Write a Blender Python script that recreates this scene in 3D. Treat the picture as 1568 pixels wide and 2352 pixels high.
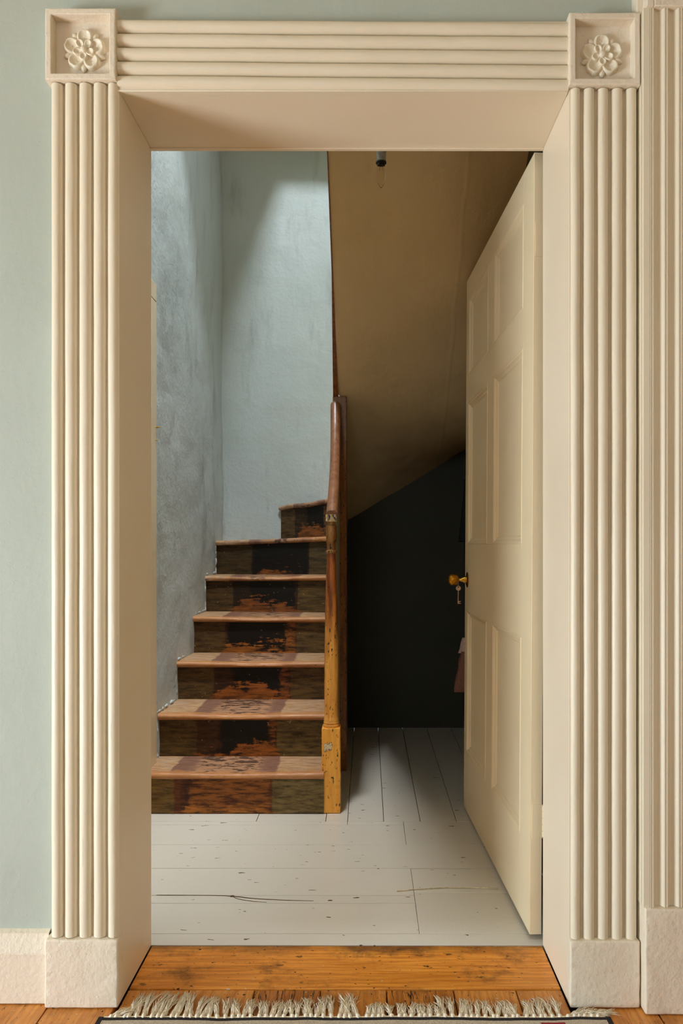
import bpy, bmesh, math, random
from mathutils import Vector, Matrix, noise as mnoise

for o in list(bpy.data.objects):
    bpy.data.objects.remove(o)
sc = bpy.context.scene
COL = sc.collection
rnd = random.Random(7)

# ------------------------------------------------------------------ camera
# front face of the door surround lies at Y = 0, the camera 1.7 m before it
CAM_D = 1.70
FPX = 1808.0
EYE = 0.999
cam_d = bpy.data.cameras.new('camera')
cam = bpy.data.objects.new('camera', cam_d)
COL.objects.link(cam)
cam.location = (0, -CAM_D, EYE)
cam.rotation_euler = (math.pi / 2, 0, 0)
cam_d.sensor_fit = 'VERTICAL'
cam_d.sensor_height = 36.0
cam_d.lens = FPX / 2352 * 36.0
cam_d.shift_x = -59 / 2352
cam_d.shift_y = 74 / 2352
cam_d.clip_start = 0.02
sc.camera = cam

# ------------------------------------------------------------------ colour management, world, lights
sc.view_settings.view_transform = 'Standard'
sc.view_settings.look = 'None'
sc.view_settings.gamma = 1.0
sc.view_settings.use_curve_mapping = False
sc.view_settings.exposure = 0.0
sc.cycles.caustics_reflective = False
sc.cycles.caustics_refractive = False
sc.cycles.max_bounces = 7
sc.cycles.use_adaptive_sampling = True
sc.cycles.adaptive_threshold = 0.08
sc.cycles.adaptive_min_samples = 16

world = bpy.data.worlds.new('world')
sc.world = world
world.use_nodes = True
world.node_tree.nodes['Background'].inputs[0].default_value = (0.75, 0.85, 1.0, 1)
world.node_tree.nodes['Background'].inputs[1].default_value = 0.3


def area_light(name, loc, target, sx, sy, power, color, spread=180):
    d = bpy.data.lights.new(name, 'AREA')
    d.shape = 'RECTANGLE'
    d.size, d.size_y = sx, sy
    d.energy = power
    d.color = color
    d.spread = math.radians(spread)
    o = bpy.data.objects.new(name, d)
    COL.objects.link(o)
    o.location = loc
    o.rotation_euler = (Vector(target) - Vector(loc)).to_track_quat('-Z', 'Y').to_euler()
    return o


# daylight through the room's low window (left wall), the skylight over the stairwell, the half-landing window
area_light('window_daylight', (-3.46, -1.72, 0.56), (0, -1.72, 0.56), 1.35, 1.00, 166, (0.75, 0.905, 1.0))
area_light('rear_fill_lamp', (-0.80, -3.40, 1.90), (0.4, 0.1, 0.2), 1.0, 1.1, 7, (0.84, 0.93, 1.0), 110)  # fill lamp added behind the viewer to lift plinth, threshold and door edge
area_light('skylight_daylight', (0.06, 0.35, 4.85), (-0.25, 1.6, 2.6), 0.32, 0.32, 106, (0.78, 0.90, 1.0))
area_light('stairwell_daylight', (-0.45, 0.50, 4.82), (-0.40, 1.40, 0.3), 0.26, 0.26, 9.8, (0.90, 0.955, 1.0), 50)
area_light('landing_window_daylight', (0.50, 1.40, 3.0), (-0.8, 1.85, 2.85), 0.35, 0.4, 1.2, (0.78, 0.90, 1.0), 70)


# ------------------------------------------------------------------ helpers: objects
def tag(o, label=None, cat=None, group=None, kind=None):
    if label: o['label'] = label
    if cat: o['category'] = cat
    if group: o['group'] = group
    if kind: o['kind'] = kind
    return o


def empty(name, loc=(0, 0, 0)):
    o = bpy.data.objects.new(name, None)
    COL.objects.link(o)
    o.location = loc
    o.empty_display_size = 0.05
    return o


def link(name, me, mat, parent=None, loc=(0, 0, 0), rot=(0, 0, 0), scale=(1, 1, 1)):
    """loc is in world space; parents are unrotated"""
    o = bpy.data.objects.new(name, me)
    COL.objects.link(o)
    if mat is not None and len(me.materials) == 0:
        me.materials.append(mat)
    if parent is not None:
        o.parent = parent
        off = Vector((0, 0, 0))
        p = parent
        while p is not None:
            off += p.location
            p = p.parent
        o.location = Vector(loc) - off
    else:
        o.location = loc
    o.rotation_euler = rot
    o.scale = scale
    return o


def mesh_from_bm(bm, name, smooth=False, angle=None):
    me = bpy.data.meshes.new(name)
    bmesh.ops.recalc_face_normals(bm, faces=bm.faces)
    bm.to_mesh(me)
    bm.free()
    if smooth:
        me.polygons.foreach_set('use_smooth', [True] * len(me.polygons))
        if angle is not None:
            try:
                me.set_sharp_from_angle(angle=angle)
            except Exception:
                pass
        for p in me.polygons:      # big axis-aligned faces keep their own flat normal
            if max(abs(c) for c in p.normal) > 0.9995:
                p.use_smooth = False
    return me


def mesh_pydata(name, verts, faces, smooth=False, angle=None):
    bm = bmesh.new()
    vs = [bm.verts.new(v) for v in verts]
    for f in faces:
        try:
            bm.faces.new([vs[i] for i in f])
        except ValueError:
            pass
    return mesh_from_bm(bm, name, smooth, angle)


def add_box(bm, lo, hi, bevel=0.0, segs=2):
    r = bmesh.ops.create_cube(bm, size=1.0)
    vs = r['verts']
    for v in vs:
        v.co = Vector([lo[i] + (v.co[i] + 0.5) * (hi[i] - lo[i]) for i in range(3)])
    if bevel > 0:
        es = list({e for v in vs for e in v.link_edges})
        bmesh.ops.bevel(bm, geom=es, offset=bevel, segments=segs, affect='EDGES', profile=0.5)


def box(name, lo, hi, mat, parent=None, bevel=0.0, segs=2, origin=None):
    """box with its origin at the middle of its base"""
    c = origin or ((lo[0] + hi[0]) / 2, (lo[1] + hi[1]) / 2, lo[2])
    bm = bmesh.new()
    add_box(bm, [lo[i] - c[i] for i in range(3)], [hi[i] - c[i] for i in range(3)], bevel, segs)
    return link(name, mesh_from_bm(bm, name, bevel > 0, math.radians(40)), mat, parent, c)


def boxes(name, lst, mat, parent=None, bevel=0.0):
    bm = bmesh.new()
    for lo, hi in lst:
        add_box(bm, lo, hi, bevel)
    return link(name, mesh_from_bm(bm, name, bevel > 0, math.radians(40)), mat, parent)


def lathe_mesh(name, prof, n=24, axis='Z', smooth_angle=40):
    """prof: list of (r, h)"""
    verts, faces = [], []
    for r, h in prof:
        for k in range(n):
            a = 2 * math.pi * k / n
            x, y = r * math.cos(a), r * math.sin(a)
            verts.append((x, y, h) if axis == 'Z' else ((h, x, y) if axis == 'X' else (x, h, y)))
    for i in range(len(prof) - 1):
        for k in range(n):
            k2 = (k + 1) % n
            faces.append((i * n + k, i * n + k2, (i + 1) * n + k2, (i + 1) * n + k))
    if prof[0][0] > 1e-5: faces.append(tuple(range(n)))
    if prof[-1][0] > 1e-5: faces.append(tuple(range((len(prof) - 1) * n, len(prof) * n)))
    bm = bmesh.new()
    vs = [bm.verts.new(v) for v in verts]
    for f in faces:
        bm.faces.new([vs[i] for i in f])
    bmesh.ops.remove_doubles(bm, verts=bm.verts, dist=1e-6)
    return mesh_from_bm(bm, name, True, math.radians(smooth_angle))


def sweep(bm, path, prof, closed_prof=True, caps=True, up=Vector((0, 0, 1)), scales=None):
    """sweep a 2-D profile (side, up) along a list of points"""
    P = [Vector(p) for p in path]
    rings = []
    for i, p in enumerate(P):
        t = (P[min(i + 1, len(P) - 1)] - P[max(i - 1, 0)]).normalized()
        s = t.cross(up)
        if s.length < 1e-4: s = Vector((1, 0, 0))
        s.normalize()
        u = s.cross(t).normalized()
        k = scales[i] if scales else 1.0
        rings.append([bm.verts.new(p + s * a * k + u * b * k) for a, b in prof])
    n = len(prof)
    for i in range(len(rings) - 1):
        for k in range(n if closed_prof else n - 1):
            k2 = (k + 1) % n
            bm.faces.new((rings[i][k], rings[i][k2], rings[i + 1][k2], rings[i + 1][k]))
    if caps and closed_prof:
        bm.faces.new(rings[0])
        bm.faces.new(rings[-1])


def circle(r, n=8):
    return [(r * math.cos(2 * math.pi * k / n), r * math.sin(2 * math.pi * k / n)) for k in range(n)]


def tube(name, path, r, mat, parent=None, n=8, scales=None):
    bm = bmesh.new()
    o = Vector(path[0])
    sweep(bm, [Vector(p) - o for p in path], circle(r, n), scales=scales)
    return link(name, mesh_from_bm(bm, name, True, math.radians(60)), mat, parent, o)


def fbm(x, y=0.0, z=0.0, oct=3):
    return mnoise.fractal(Vector((x, y, z)), 1.0, 2.0, oct)


# ------------------------------------------------------------------ helpers: materials
class NT:
    def __init__(self, name):
        self.m = bpy.data.materials.new(name)
        self.m.use_nodes = True
        self.t = self.m.node_tree
        self.b = self.t.nodes['Principled BSDF']
        self.tc = self.t.nodes.new('ShaderNodeTexCoord')
        self.obj = self.tc.outputs['Object']
        self.gen = self.tc.outputs['Generated']

    def node(self, kind, **kw):
        n = self.t.nodes.new(kind)
        for k, v in kw.items():
            setattr(n, k, v)
        return n

    def put(self, sock, v):
        if hasattr(v, 'bl_idname') or hasattr(v, 'is_output'):
            self.t.links.new(v, sock)
        elif isinstance(v, (tuple, list)) and len(v) == 3 and sock.type == 'RGBA':
            sock.default_value = (*v, 1)
        else:
            sock.default_value = v

    def math(self, op, a, b=0.0, c=None, clamp=False):
        n = self.node('ShaderNodeMath', operation=op, use_clamp=clamp)
        self.put(n.inputs[0], a)
        self.put(n.inputs[1], b)
        if c is not None: self.put(n.inputs[2], c)
        return n.outputs[0]

    def smooth(self, v, lo, hi, a=0.0, b=1.0):
        n = self.node('ShaderNodeMapRange', interpolation_type='SMOOTHSTEP')
        self.put(n.inputs['Value'], v)
        self.put(n.inputs['From Min'], lo)
        self.put(n.inputs['From Max'], hi)
        self.put(n.inputs['To Min'], a)
        self.put(n.inputs['To Max'], b)
        return n.outputs['Result']

    def map(self, vec, scale=(1, 1, 1), loc=(0, 0, 0), rot=(0, 0, 0)):
        n = self.node('ShaderNodeMapping')
        self.put(n.inputs['Vector'], vec)
        n.inputs['Scale'].default_value = scale
        n.inputs['Location'].default_value = loc
        n.inputs['Rotation'].default_value = rot
        return n.outputs[0]

    def noise(self, vec, scale, detail=3.0, rough=0.55, dist=0.0):
        n = self.node('ShaderNodeTexNoise')
        self.put(n.inputs['Vector'], vec)
        n.inputs['Scale'].default_value = scale
        n.inputs['Detail'].default_value = detail
        n.inputs['Roughness'].default_value = rough
        n.inputs['Distortion'].default_value = dist
        return n.outputs['Fac']

    def voronoi(self, vec, scale, feature='F1'):
        n = self.node('ShaderNodeTexVoronoi', feature=feature)
        self.put(n.inputs['Vector'], vec)
        n.inputs['Scale'].default_value = scale
        return n.outputs['Distance']

    def mix(self, f, a, b):
        n = self.node('ShaderNodeMix', data_type='RGBA')
        self.put(n.inputs[0], f)
        self.put(n.inputs[6], a)
        self.put(n.inputs[7], b)
        return n.outputs[2]

    def sep(self, vec):
        n = self.node('ShaderNodeSeparateXYZ')
        self.put(n.inputs[0], vec)
        return n.outputs

    def world_pos(self):
        return self.node('ShaderNodeNewGeometry').outputs['Position']

    def random(self):
        return self.node('ShaderNodeObjectInfo').outputs['Random']

    def bump(self, h, strength=0.3, dist=0.002, normal=None):
        n = self.node('ShaderNodeBump')
        n.inputs['Strength'].default_value = strength
        n.inputs['Distance'].default_value = dist
        self.put(n.inputs['Height'], h)
        if normal is not None: self.put(n.inputs['Normal'], normal)
        return n.outputs[0]

    def out(self, color, rough=0.5, normal=None, metal=0.0, spec=0.5):
        self.put(self.b.inputs['Base Color'], color)
        self.put(self.b.inputs['Roughness'], rough)
        self.put(self.b.inputs['Metallic'], metal)
        self.put(self.b.inputs['Specular IOR Level'], spec)
        if normal is not None: self.put(self.b.inputs['Normal'], normal)
        return self.m


def lin(r, g, b):
    f = lambda c: (c / 255 / 12.92) if c / 255 <= 0.04045 else ((c / 255 + 0.055) / 1.055) ** 2.4
    return (f(r), f(g), f(b))


def paint(name, col, col2, rough=0.45, lump=0.6, fine=0.35, lump_scale=45.0, lump_dist=0.0025):
    """old brushed paint: broad tone drift, lumps, brush grain, a few pimples"""
    n = NT(name)
    p = n.world_pos()
    drift = n.noise(p, 2.3, 2)
    c = n.mix(n.smooth(drift, 0.35, 0.7), col, col2)
    l = n.noise(p, lump_scale, 2)
    f = n.noise(n.map(p, (260, 260, 90)), 1.0, 1)
    pim = n.smooth(n.voronoi(p, 55.0), 0.16, 0.05)
    h = n.math('ADD', n.math('MULTIPLY', l, lump), n.math('MULTIPLY', f, fine * 0.25))
    h = n.math('ADD', h, n.math('MULTIPLY', pim, 0.22 * lump))
    return n.out(c, rough, n.bump(h, 0.5, lump_dist))


M = {}
M['trim'] = paint('cream_trim_paint', lin(238, 225, 201), lin(234, 220, 195), 0.42, 0.55, 0.4, 60, 0.0016)
M['trim_rough'] = paint('cream_trim_paint_lumpy', lin(239, 225, 204), lin(234, 219, 197), 0.45, 1.1, 0.6, 95, 0.0028)
M['lining'] = paint('cream_lining_paint', lin(240, 224, 200), lin(236, 219, 194), 0.40, 0.25, 0.3, 30, 0.0012)
M['wall'] = paint('sage_wall_paint', lin(186, 194, 183), lin(180, 188, 177), 0.6, 0.8, 0.4, 38, 0.0022)
M['ceiling'] = paint('ceiling_paint', lin(222, 206, 176), lin(216, 199, 168), 0.7, 0.5, 0.3)


def mat_hall_wall():
    n = NT('hall_blue_wall_paint')
    p = n.world_pos()
    d = n.noise(p, 1.8, 2, 0.6)
    c = n.mix(n.smooth(d, 0.35, 0.7), lin(198, 204, 200), lin(190, 197, 193))
    # scuffs: vertical smears of grime
    s = n.noise(n.map(p, (7, 7, 1.6)), 1.0, 4, 0.65)
    c = n.mix(n.math('MULTIPLY', n.smooth(s, 0.52, 0.76), 0.5), c, lin(124, 123, 112))
    l = n.noise(p, 14, 3, 0.55)
    f = n.noise(p, 70, 2, 0.6)
    pim = n.smooth(n.voronoi(p, 26.0), 0.13, 0.04)
    h = n.math('ADD', n.math('MULTIPLY', l, 1.2), n.math('MULTIPLY', f, 0.35))
    h = n.math('ADD', h, n.math('MULTIPLY', pim, 0.25))
    return n.out(c, 0.55, n.bump(h, 0.55, 0.006))


M['hall'] = mat_hall_wall()
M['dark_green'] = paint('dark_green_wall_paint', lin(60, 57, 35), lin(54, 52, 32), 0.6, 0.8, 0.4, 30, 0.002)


def mat_soffit():
    n = NT('tan_soffit_plaster')
    p = n.world_pos()
    d = n.noise(p, 2.2, 4)
    c = n.mix(n.smooth(d, 0.3, 0.7), lin(224, 197, 150), lin(214, 187, 141))
    l = n.noise(p, 12, 3)
    f = n.noise(p, 80, 2)
    h = n.math('ADD', n.math('MULTIPLY', l, 1.0), n.math('MULTIPLY', f, 0.3))
    return n.out(c, 0.65, n.bump(h, 0.5, 0.005))


M['soffit'] = mat_soffit()


def mat_door():
    n = NT('door_cream_paint')
    p = n.world_pos()
    d = n.noise(p, 3, 3)
    c = n.mix(n.smooth(d, 0.3, 0.7), lin(238, 217, 180), lin(231, 209, 172))
    f = n.noise(n.map(p, (160, 160, 30)), 1.0, 3)
    return n.out(c, 0.4, n.bump(f, 0.25, 0.0012))


M['door'] = mat_door()


def mat_white_boards():
    n = NT('white_painted_boards')
    p = n.world_pos()
    o = n.obj
    r = n.random()
    tone = n.mix(r, lin(212, 204, 190), lin(208, 200, 186))
    g = n.noise(n.map(o, (9, 60, 9)), 1.0, 4)
    c = n.mix(n.math('MULTIPLY', n.smooth(g, 0.5, 0.75), 0.12), tone, lin(190, 180, 162))
    # chips showing brown wood
    ch = n.noise(n.map(p, (22, 60, 22)), 1.0, 2, 0.5)
    c = n.mix(n.smooth(ch, 0.705, 0.72), c, lin(96, 66, 36))
    h = n.math('ADD', n.math('MULTIPLY', g, 0.7), n.noise(p, 140, 2))
    return n.out(c, 0.38, n.bump(h, 0.25, 0.0015))


M['boards'] = mat_white_boards()


def mat_pine(name, along='X', c1=(206, 134, 56), c2=(160, 94, 34), dark=0.6, crack=0.0, edge=None):
    """old orange pine with grain along one axis"""
    n = NT(name)
    o = n.map(n.world_pos(), (1, 1, 1))
    r = n.random()
    off = n.node('ShaderNodeVectorMath', operation='ADD')
    n.put(off.inputs[0], o)
    comb = n.node('ShaderNodeCombineXYZ')
    n.put(comb.inputs[0], n.math('MULTIPLY', r, 13.0))
    n.put(comb.inputs[1], n.math('MULTIPLY', r, 7.0))
    n.put(off.inputs[1], comb.outputs[0])
    v = off.outputs[0]
    sx, sy = (6, 110) if along == 'X' else (110, 6)
    g = n.noise(n.map(v, (sx, sy, 40)), 1.0, 4, 0.6, 0.3)
    c = n.mix(n.smooth(g, 0.3, 0.72), lin(*c1), lin(*c2))
    c = n.mix(n.math('MULTIPLY', n.smooth(r, 0.0, 1.0), 0.35), c, lin(196, 122, 52))
    st = n.noise(v, 9, 5, 0.65)
    c = n.mix(n.math('MULTIPLY', n.smooth(st, 0.50, 0.74), dark), c, lin(70, 38, 14))
    if edge:
        ey = n.sep(n.world_pos())[1]
        ed = n.smooth(n.math('ADD', ey, n.math('MULTIPLY', n.math('SUBTRACT', st, 0.5), 0.16)), edge[0], edge[1])
        c = n.mix(n.math('MULTIPLY', ed, 0.75), c, lin(74, 44, 20))
        nh = n.noise(n.map(v, (26, 40, 26), (5, 2, 0)), 1.0, 3, 0.6)
        c = n.mix(n.math('MULTIPLY', n.smooth(nh, 0.63, 0.70), 0.7), c, lin(52, 30, 14))
    # worm holes, dents and pale paint spatters
    sp = n.noise(n.map(v, (70, 120, 70) if along == 'X' else (120, 70, 70)), 1.0, 2, 0.5)
    c = n.mix(n.smooth(sp, 0.685, 0.71), c, lin(34, 20, 8))
    ps = n.noise(n.map(v, (95, 140, 95), (3.3, 1.7, 0)), 1.0, 2, 0.5)
    c = n.mix(n.math('MULTIPLY', n.smooth(ps, 0.70, 0.72), 0.8), c, lin(215, 196, 165))
    h = g
    if crack > 0:
        ck = n.noise(n.map(v, (5, 75, 5) if along == 'X' else (75, 5, 5)), 1.0, 3, 0.5, 0.5)
        line = n.smooth(n.math('ABSOLUTE', n.math('SUBTRACT', ck, 0.5)), 0.022, 0.004)
        c = n.mix(n.math('MULTIPLY', line, crack), c, lin(34, 20, 8))
        h = n.math('SUBTRACT', g, line)
    return n.out(c, n.smooth(st, 0.3, 0.7, 0.3, 0.5), n.bump(h, 0.35, 0.001))


M['threshold'] = mat_pine('orange_pine_threshold', 'X', (246, 164, 66), (204, 120, 38), 0.72, 0.0, (0.20, 0.268))
M['pine'] = mat_pine('orange_pine_board', 'Y', (238, 164, 80), (206, 128, 52), 0.45, 0.25)
M['pine_cracked'] = mat_pine('cracked_pine_board', 'Y', (216, 140, 60), (164, 96, 36), 0.75, 1.0)
M['dark_gap'] = NT('dark_underfloor').out((0.02, 0.014, 0.01), 0.9)


def mat_riser(name, x0, x1, bx0, bx1, olive, right, stripe, blk, orange, oh, seed):
    """worn painted riser: two painted side margins, a stained runner stripe, black wear, bare orange wood low down.
    x runs 0..1 across the step, y 0..1 up the riser"""
    n = NT(name)
    s = n.sep(n.gen)
    x, y = s[0], s[2]
    ov = n.map(n.obj, (1, 1, 1), (seed, seed * 1.7, seed * 0.6))
    nb = n.noise(ov, 24, 4, 0.6)
    streak = n.noise(n.map(ov, (13, 30, 75)), 1.0, 5, 0.68)
    nbig = n.noise(ov, 6.5, 5, 0.62)
    blot = n.noise(ov, 34, 5, 0.7)
    sc_ = lambda c, k: lin(c[0] * k, c[1] * k * 0.97, c[2] * k * 0.92)
    xs = n.math('ADD', x, n.math('MULTIPLY', n.math('SUBTRACT', nb, 0.5), 0.03))
    base = n.mix(n.smooth(x, 0.45, 0.55), lin(*olive), lin(*right))
    dark = n.mix(n.smooth(x, 0.45, 0.55), sc_(olive, 0.5), sc_(right, 0.5))
    c = n.mix(n.smooth(streak, 0.34, 0.7), base, dark)
    c = n.mix(n.math('MULTIPLY', n.smooth(blot, 0.55, 0.75), 0.45), c, lin(right[0] * 1.05, right[1] * 1.1, right[2] * 1.3))
    m1 = n.math('MULTIPLY', n.smooth(xs, x0 - 0.006, x0 + 0.006), n.smooth(xs, x1 + 0.006, x1 - 0.006))
    c = n.mix(m1, c, n.mix(n.smooth(streak, 0.3, 0.7), lin(*stripe), sc_(stripe, 0.55)))
    xb = n.math('ADD', xs, n.math('MULTIPLY', n.math('SUBTRACT', blot, 0.5), 0.10))
    m2 = n.math('MULTIPLY', n.smooth(xb, bx0 - 0.02, bx0 + 0.02), n.smooth(xb, bx1 + 0.012, bx1 - 0.012))
    c = n.mix(n.math('MULTIPLY', m2, n.math('MULTIPLY', n.smooth(streak, 0.72, 0.52, 0.72, 1.0), blk)), c, lin(15, 11, 6))
    # bare orange wood: low and central, ragged, brushed out sideways
    yy = n.math('ADD', y, n.math('MULTIPLY', n.math('SUBTRACT', nbig, 0.5), 1.5))
    yy = n.math('ADD', yy, n.math('MULTIPLY', n.math('SUBTRACT', streak, 0.5), 0.9))
    yy = n.math('ADD', yy, n.math('MULTIPLY', n.math('SUBTRACT', blot, 0.5), 0.6))
    cen = n.math('MULTIPLY', n.math('SUBTRACT', x, (x0 + x1) / 2), 1.0 / max(0.05, (x1 - x0) / 2))
    yy = n.math('ADD', yy, n.math('MULTIPLY', n.math('MULTIPLY', cen, cen), 0.30))
    om = n.math('MULTIPLY', n.smooth(yy, oh + 0.10, oh - 0.04), n.math('MULTIPLY', n.smooth(xs, x0 - 0.05, x0 + 0.02), n.smooth(xs, x1 + 0.05, x1 - 0.02)))
    oc = n.mix(n.smooth(streak, 0.3, 0.72), lin(*orange), sc_(orange, 0.5))
    c = n.mix(n.math('MULTIPLY', om, 0.92), c, oc)
    # a strip of the same bare wood inside the right edge of the stripe
    e2 = n.math('MULTIPLY', n.smooth(xb, bx1, bx1 + 0.02), n.smooth(xb, x1 + 0.005, x1 - 0.02))
    c = n.mix(n.math('MULTIPLY', n.math('MULTIPLY', e2, n.smooth(streak, 0.62, 0.45)), 0.6), c, oc)
    sp = n.noise(n.map(ov, (80, 80, 80)), 1.0, 2, 0.5)
    c = n.mix(n.math('MULTIPLY', n.smooth(sp, 0.72, 0.745), 0.75), c, lin(182, 150, 100))
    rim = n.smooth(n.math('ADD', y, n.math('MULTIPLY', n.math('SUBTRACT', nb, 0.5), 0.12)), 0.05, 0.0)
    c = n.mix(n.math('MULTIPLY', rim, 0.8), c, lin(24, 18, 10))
    return n.out(c, n.smooth(streak, 0.3, 0.7, 0.42, 0.62), n.bump(n.math('ADD', streak, n.math('MULTIPLY', om, -0.6)), 0.4, 0.0015), 0.0, 0.28)


def mat_tread(name, x0, x1, seed):
    """worn tread: pale tan margins, purple-brown runner mark, black mottling, bare wood along the nosing (y: 0 front, 1 back)"""
    n = NT(name)
    s = n.sep(n.gen)
    x, y = s[0], s[1]
    ov = n.map(n.obj, (1, 1, 1), (seed, seed * 1.3, seed * 0.6))
    nb = n.noise(ov, 20, 4, 0.6)
    streak = n.noise(n.map(ov, (16, 85, 60)), 1.0, 5, 0.65)
    mot = n.noise(n.map(ov, (22, 50, 30)), 1.0, 5, 0.68)
    xs = n.math('ADD', x, n.math('MULTIPLY', n.math('SUBTRACT', nb, 0.5), 0.06))
    c = n.mix(n.smooth(streak, 0.32, 0.7), lin(196, 156, 116), lin(150, 108, 74))
    c = n.mix(n.math('MULTIPLY', n.smooth(nb, 0.45, 0.7), 0.5), c, lin(186, 162, 138))
    m1 = n.math('MULTIPLY', n.smooth(xs, x0 - 0.008, x0 + 0.008), n.smooth(xs, x1 + 0.008, x1 - 0.008))
    c = n.mix(n.math('MULTIPLY', m1, 0.85), c, n.mix(streak, lin(132, 88, 74), lin(92, 60, 48)))
    q0, q1 = x0 + (x1 - x0) * 0.20, x1 - (x1 - x0) * 0.16
    m2 = n.math('MULTIPLY', n.smooth(xs, q0 - 0.03, q0 + 0.03), n.smooth(xs, q1 + 0.03, q1 - 0.03))
    c = n.mix(n.math('MULTIPLY', m2, 0.85), c, n.mix(streak, lin(190, 144, 106), lin(150, 104, 72)))
    blk = n.smooth(n.math('ADD', mot, n.math('MULTIPLY', y, 0.10)), 0.545, 0.60)
    c = n.mix(n.math('MULTIPLY', n.math('MULTIPLY', m2, blk), 0.85), c, lin(44, 32, 28))
    nose = n.smooth(n.math('ADD', y, n.math('MULTIPLY', n.math('SUBTRACT', mot, 0.5), 0.35)), 0.20, 0.08)
    c = n.mix(n.math('MULTIPLY', nose, 0.8), c, n.mix(streak, lin(206, 142, 82), lin(150, 88, 42)))
    sp = n.noise(n.map(ov, (80, 80, 80)), 1.0, 2, 0.5)
    c = n.mix(n.math('MULTIPLY', n.smooth(sp, 0.72, 0.745), 0.7), c, lin(40, 28, 20))
    return n.out(c, n.smooth(streak, 0.3, 0.7, 0.36, 0.55), n.bump(streak, 0.35, 0.0012), 0.0, 0.4)


def mat_ochre(name, c1, c2, dark, chips, z_patch=None, upper=None):
    """grained ochre varnish with dark nicks and pale chips"""
    n = NT(name)
    p = n.world_pos()
    g = n.noise(n.map(p, (60, 60, 7)), 1.0, 4, 0.6)
    c = n.mix(n.smooth(g, 0.3, 0.7), lin(*c1), lin(*c2))
    if upper:
        zz = n.math('ADD', n.sep(p)[2], n.math('MULTIPLY', n.math('SUBTRACT', g, 0.5), 0.35))
        c = n.mix(n.smooth(zz, upper[0], upper[1]), c, n.mix(n.smooth(g, 0.35, 0.65), lin(*upper[2]), lin(*upper[3])))
    d = n.noise(n.map(p, (130, 130, 55)), 1.0, 3, 0.55)
    c = n.mix(n.smooth(d, 0.66 - dark, 0.70 - dark), c, lin(38, 22, 8))
    k = n.noise(n.map(p, (55, 55, 38)), 1.0, 4, 0.65)
    if z_patch:
        s = n.sep(p)
        near = n.smooth(n.math('ABSOLUTE', n.math('SUBTRACT', s[2], z_patch[0])), z_patch[1], z_patch[1] * 0.2)
        near2 = n.smooth(n.math('ABSOLUTE', n.math('SUBTRACT', s[0], z_patch[2])), z_patch[3], z_patch[3] * 0.2)
        k = n.math('ADD', k, n.math('MULTIPLY', n.math('MULTIPLY', near, near2), 0.30))
    cm = n.smooth(k, 0.80 - chips, 0.815 - chips)
    c = n.mix(n.smooth(k, 0.76 - chips, 0.79 - chips), c, lin(70, 38, 12))
    c = n.mix(cm, c, lin(214, 196, 158))
    return n.out(c, 0.34, n.bump(n.math('ADD', n.math('MULTIPLY', d, 0.5), n.math('MULTIPLY', cm, -0.6)), 0.4, 0.0012))


M['newel'] = mat_ochre('ochre_newel_varnish', (250, 182, 74), (232, 156, 52), 0.03, 0.02, (0.247, 0.035, -0.146, 0.030))
M['newel_shaft'] = mat_ochre('ochre_shaft_varnish', (244, 178, 82), (214, 140, 56), 0.035, 0.0, None, (0.50, 0.85, (176, 96, 34), (112, 56, 20)))
M['newel_top'] = mat_ochre('flaking_collar_varnish', (168, 124, 62), (120, 68, 24), 0.05, 0.10)
M['newel_cap'] = mat_ochre('flaking_cap_paint', (222, 200, 150), (190, 150, 80), 0.10, 0.2)
M['post'] = mat_ochre('brown_post_varnish', (166, 108, 48), (124, 74, 30), 0.05, 0.02)
M['rail'] = mat_ochre('polished_handrail', (150, 100, 66), (118, 74, 46), -0.02, -0.1)
M['string'] = mat_ochre('upper_string_varnish', (150, 88, 40), (104, 58, 22), 0.02, 0.0)


def metal(name, col, rough, dirt=0.0, dcol=(60, 40, 12)):
    n = NT(name)
    g = n.noise(n.world_pos(), 120, 3)
    c = n.mix(n.math('MULTIPLY', n.smooth(g, 0.4, 0.7), dirt), lin(*col), lin(*dcol))
    return n.out(c, n.smooth(g, 0.3, 0.7, rough, rough + 0.15), None, 1.0)


M['brass'] = metal('polished_brass', (226, 178, 70), 0.16, 0.25)
M['brass_old'] = metal('worn_brass_ball', (206, 140, 34), 0.28, 0.55, (110, 66, 12))
M['steel'] = metal('key_steel', (205, 170, 135), 0.35, 0.4, (120, 92, 70))


def plain(name, col, rough=0.6, bs=80, bstr=0.2, var=0.8, bd=0.001):
    n = NT(name)
    g = n.noise(n.world_pos(), bs, 3)
    c = n.mix(n.smooth(g, 0.3, 0.7), lin(*col), lin(*[v * var for v in col]))
    return n.out(c, rough, n.bump(g, bstr, bd))


M['holder'] = plain('lamp_holder_plastic', (196, 190, 176), 0.45)
M['holder_dark'] = plain('lamp_holder_ring', (24, 22, 20), 0.4)
M['flex'] = plain('lamp_flex', (210, 204, 190), 0.5)
M['fringe'] = plain('rug_fringe_wool', (255, 240, 216), 0.9, 300, 0.2, 0.92)
M['rug'] = plain('rug_cream_wool', (222, 208, 188), 0.95, 400, 0.6, 0.8)
M['rug_black'] = plain('rug_black_wool', (38, 32, 36), 0.95, 400, 0.6, 0.7)
M['rug_red'] = plain('rug_red_wool', (176, 44, 58), 0.95, 400, 0.6, 0.8)
M['coat'] = plain('dark_coat_cloth', (22, 26, 32), 0.9, 200, 0.3)
M['bag'] = plain('brown_pink_bag_cloth', (150, 98, 82), 0.9, 250, 0.4)
M['lace'] = plain('pale_pink_lace', (226, 190, 178), 0.8, 300, 0.5)
M['thread'] = plain('pale_thread', (226, 208, 170), 0.8)
M['rust'] = plain('rusty_hinge', (150, 96, 52), 0.7, 90, 0.6, 0.45)
M['panel_pale'] = plain('pale_green_board_paint', (206, 204, 184), 0.5, 40, 0.2, 0.93)
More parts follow.
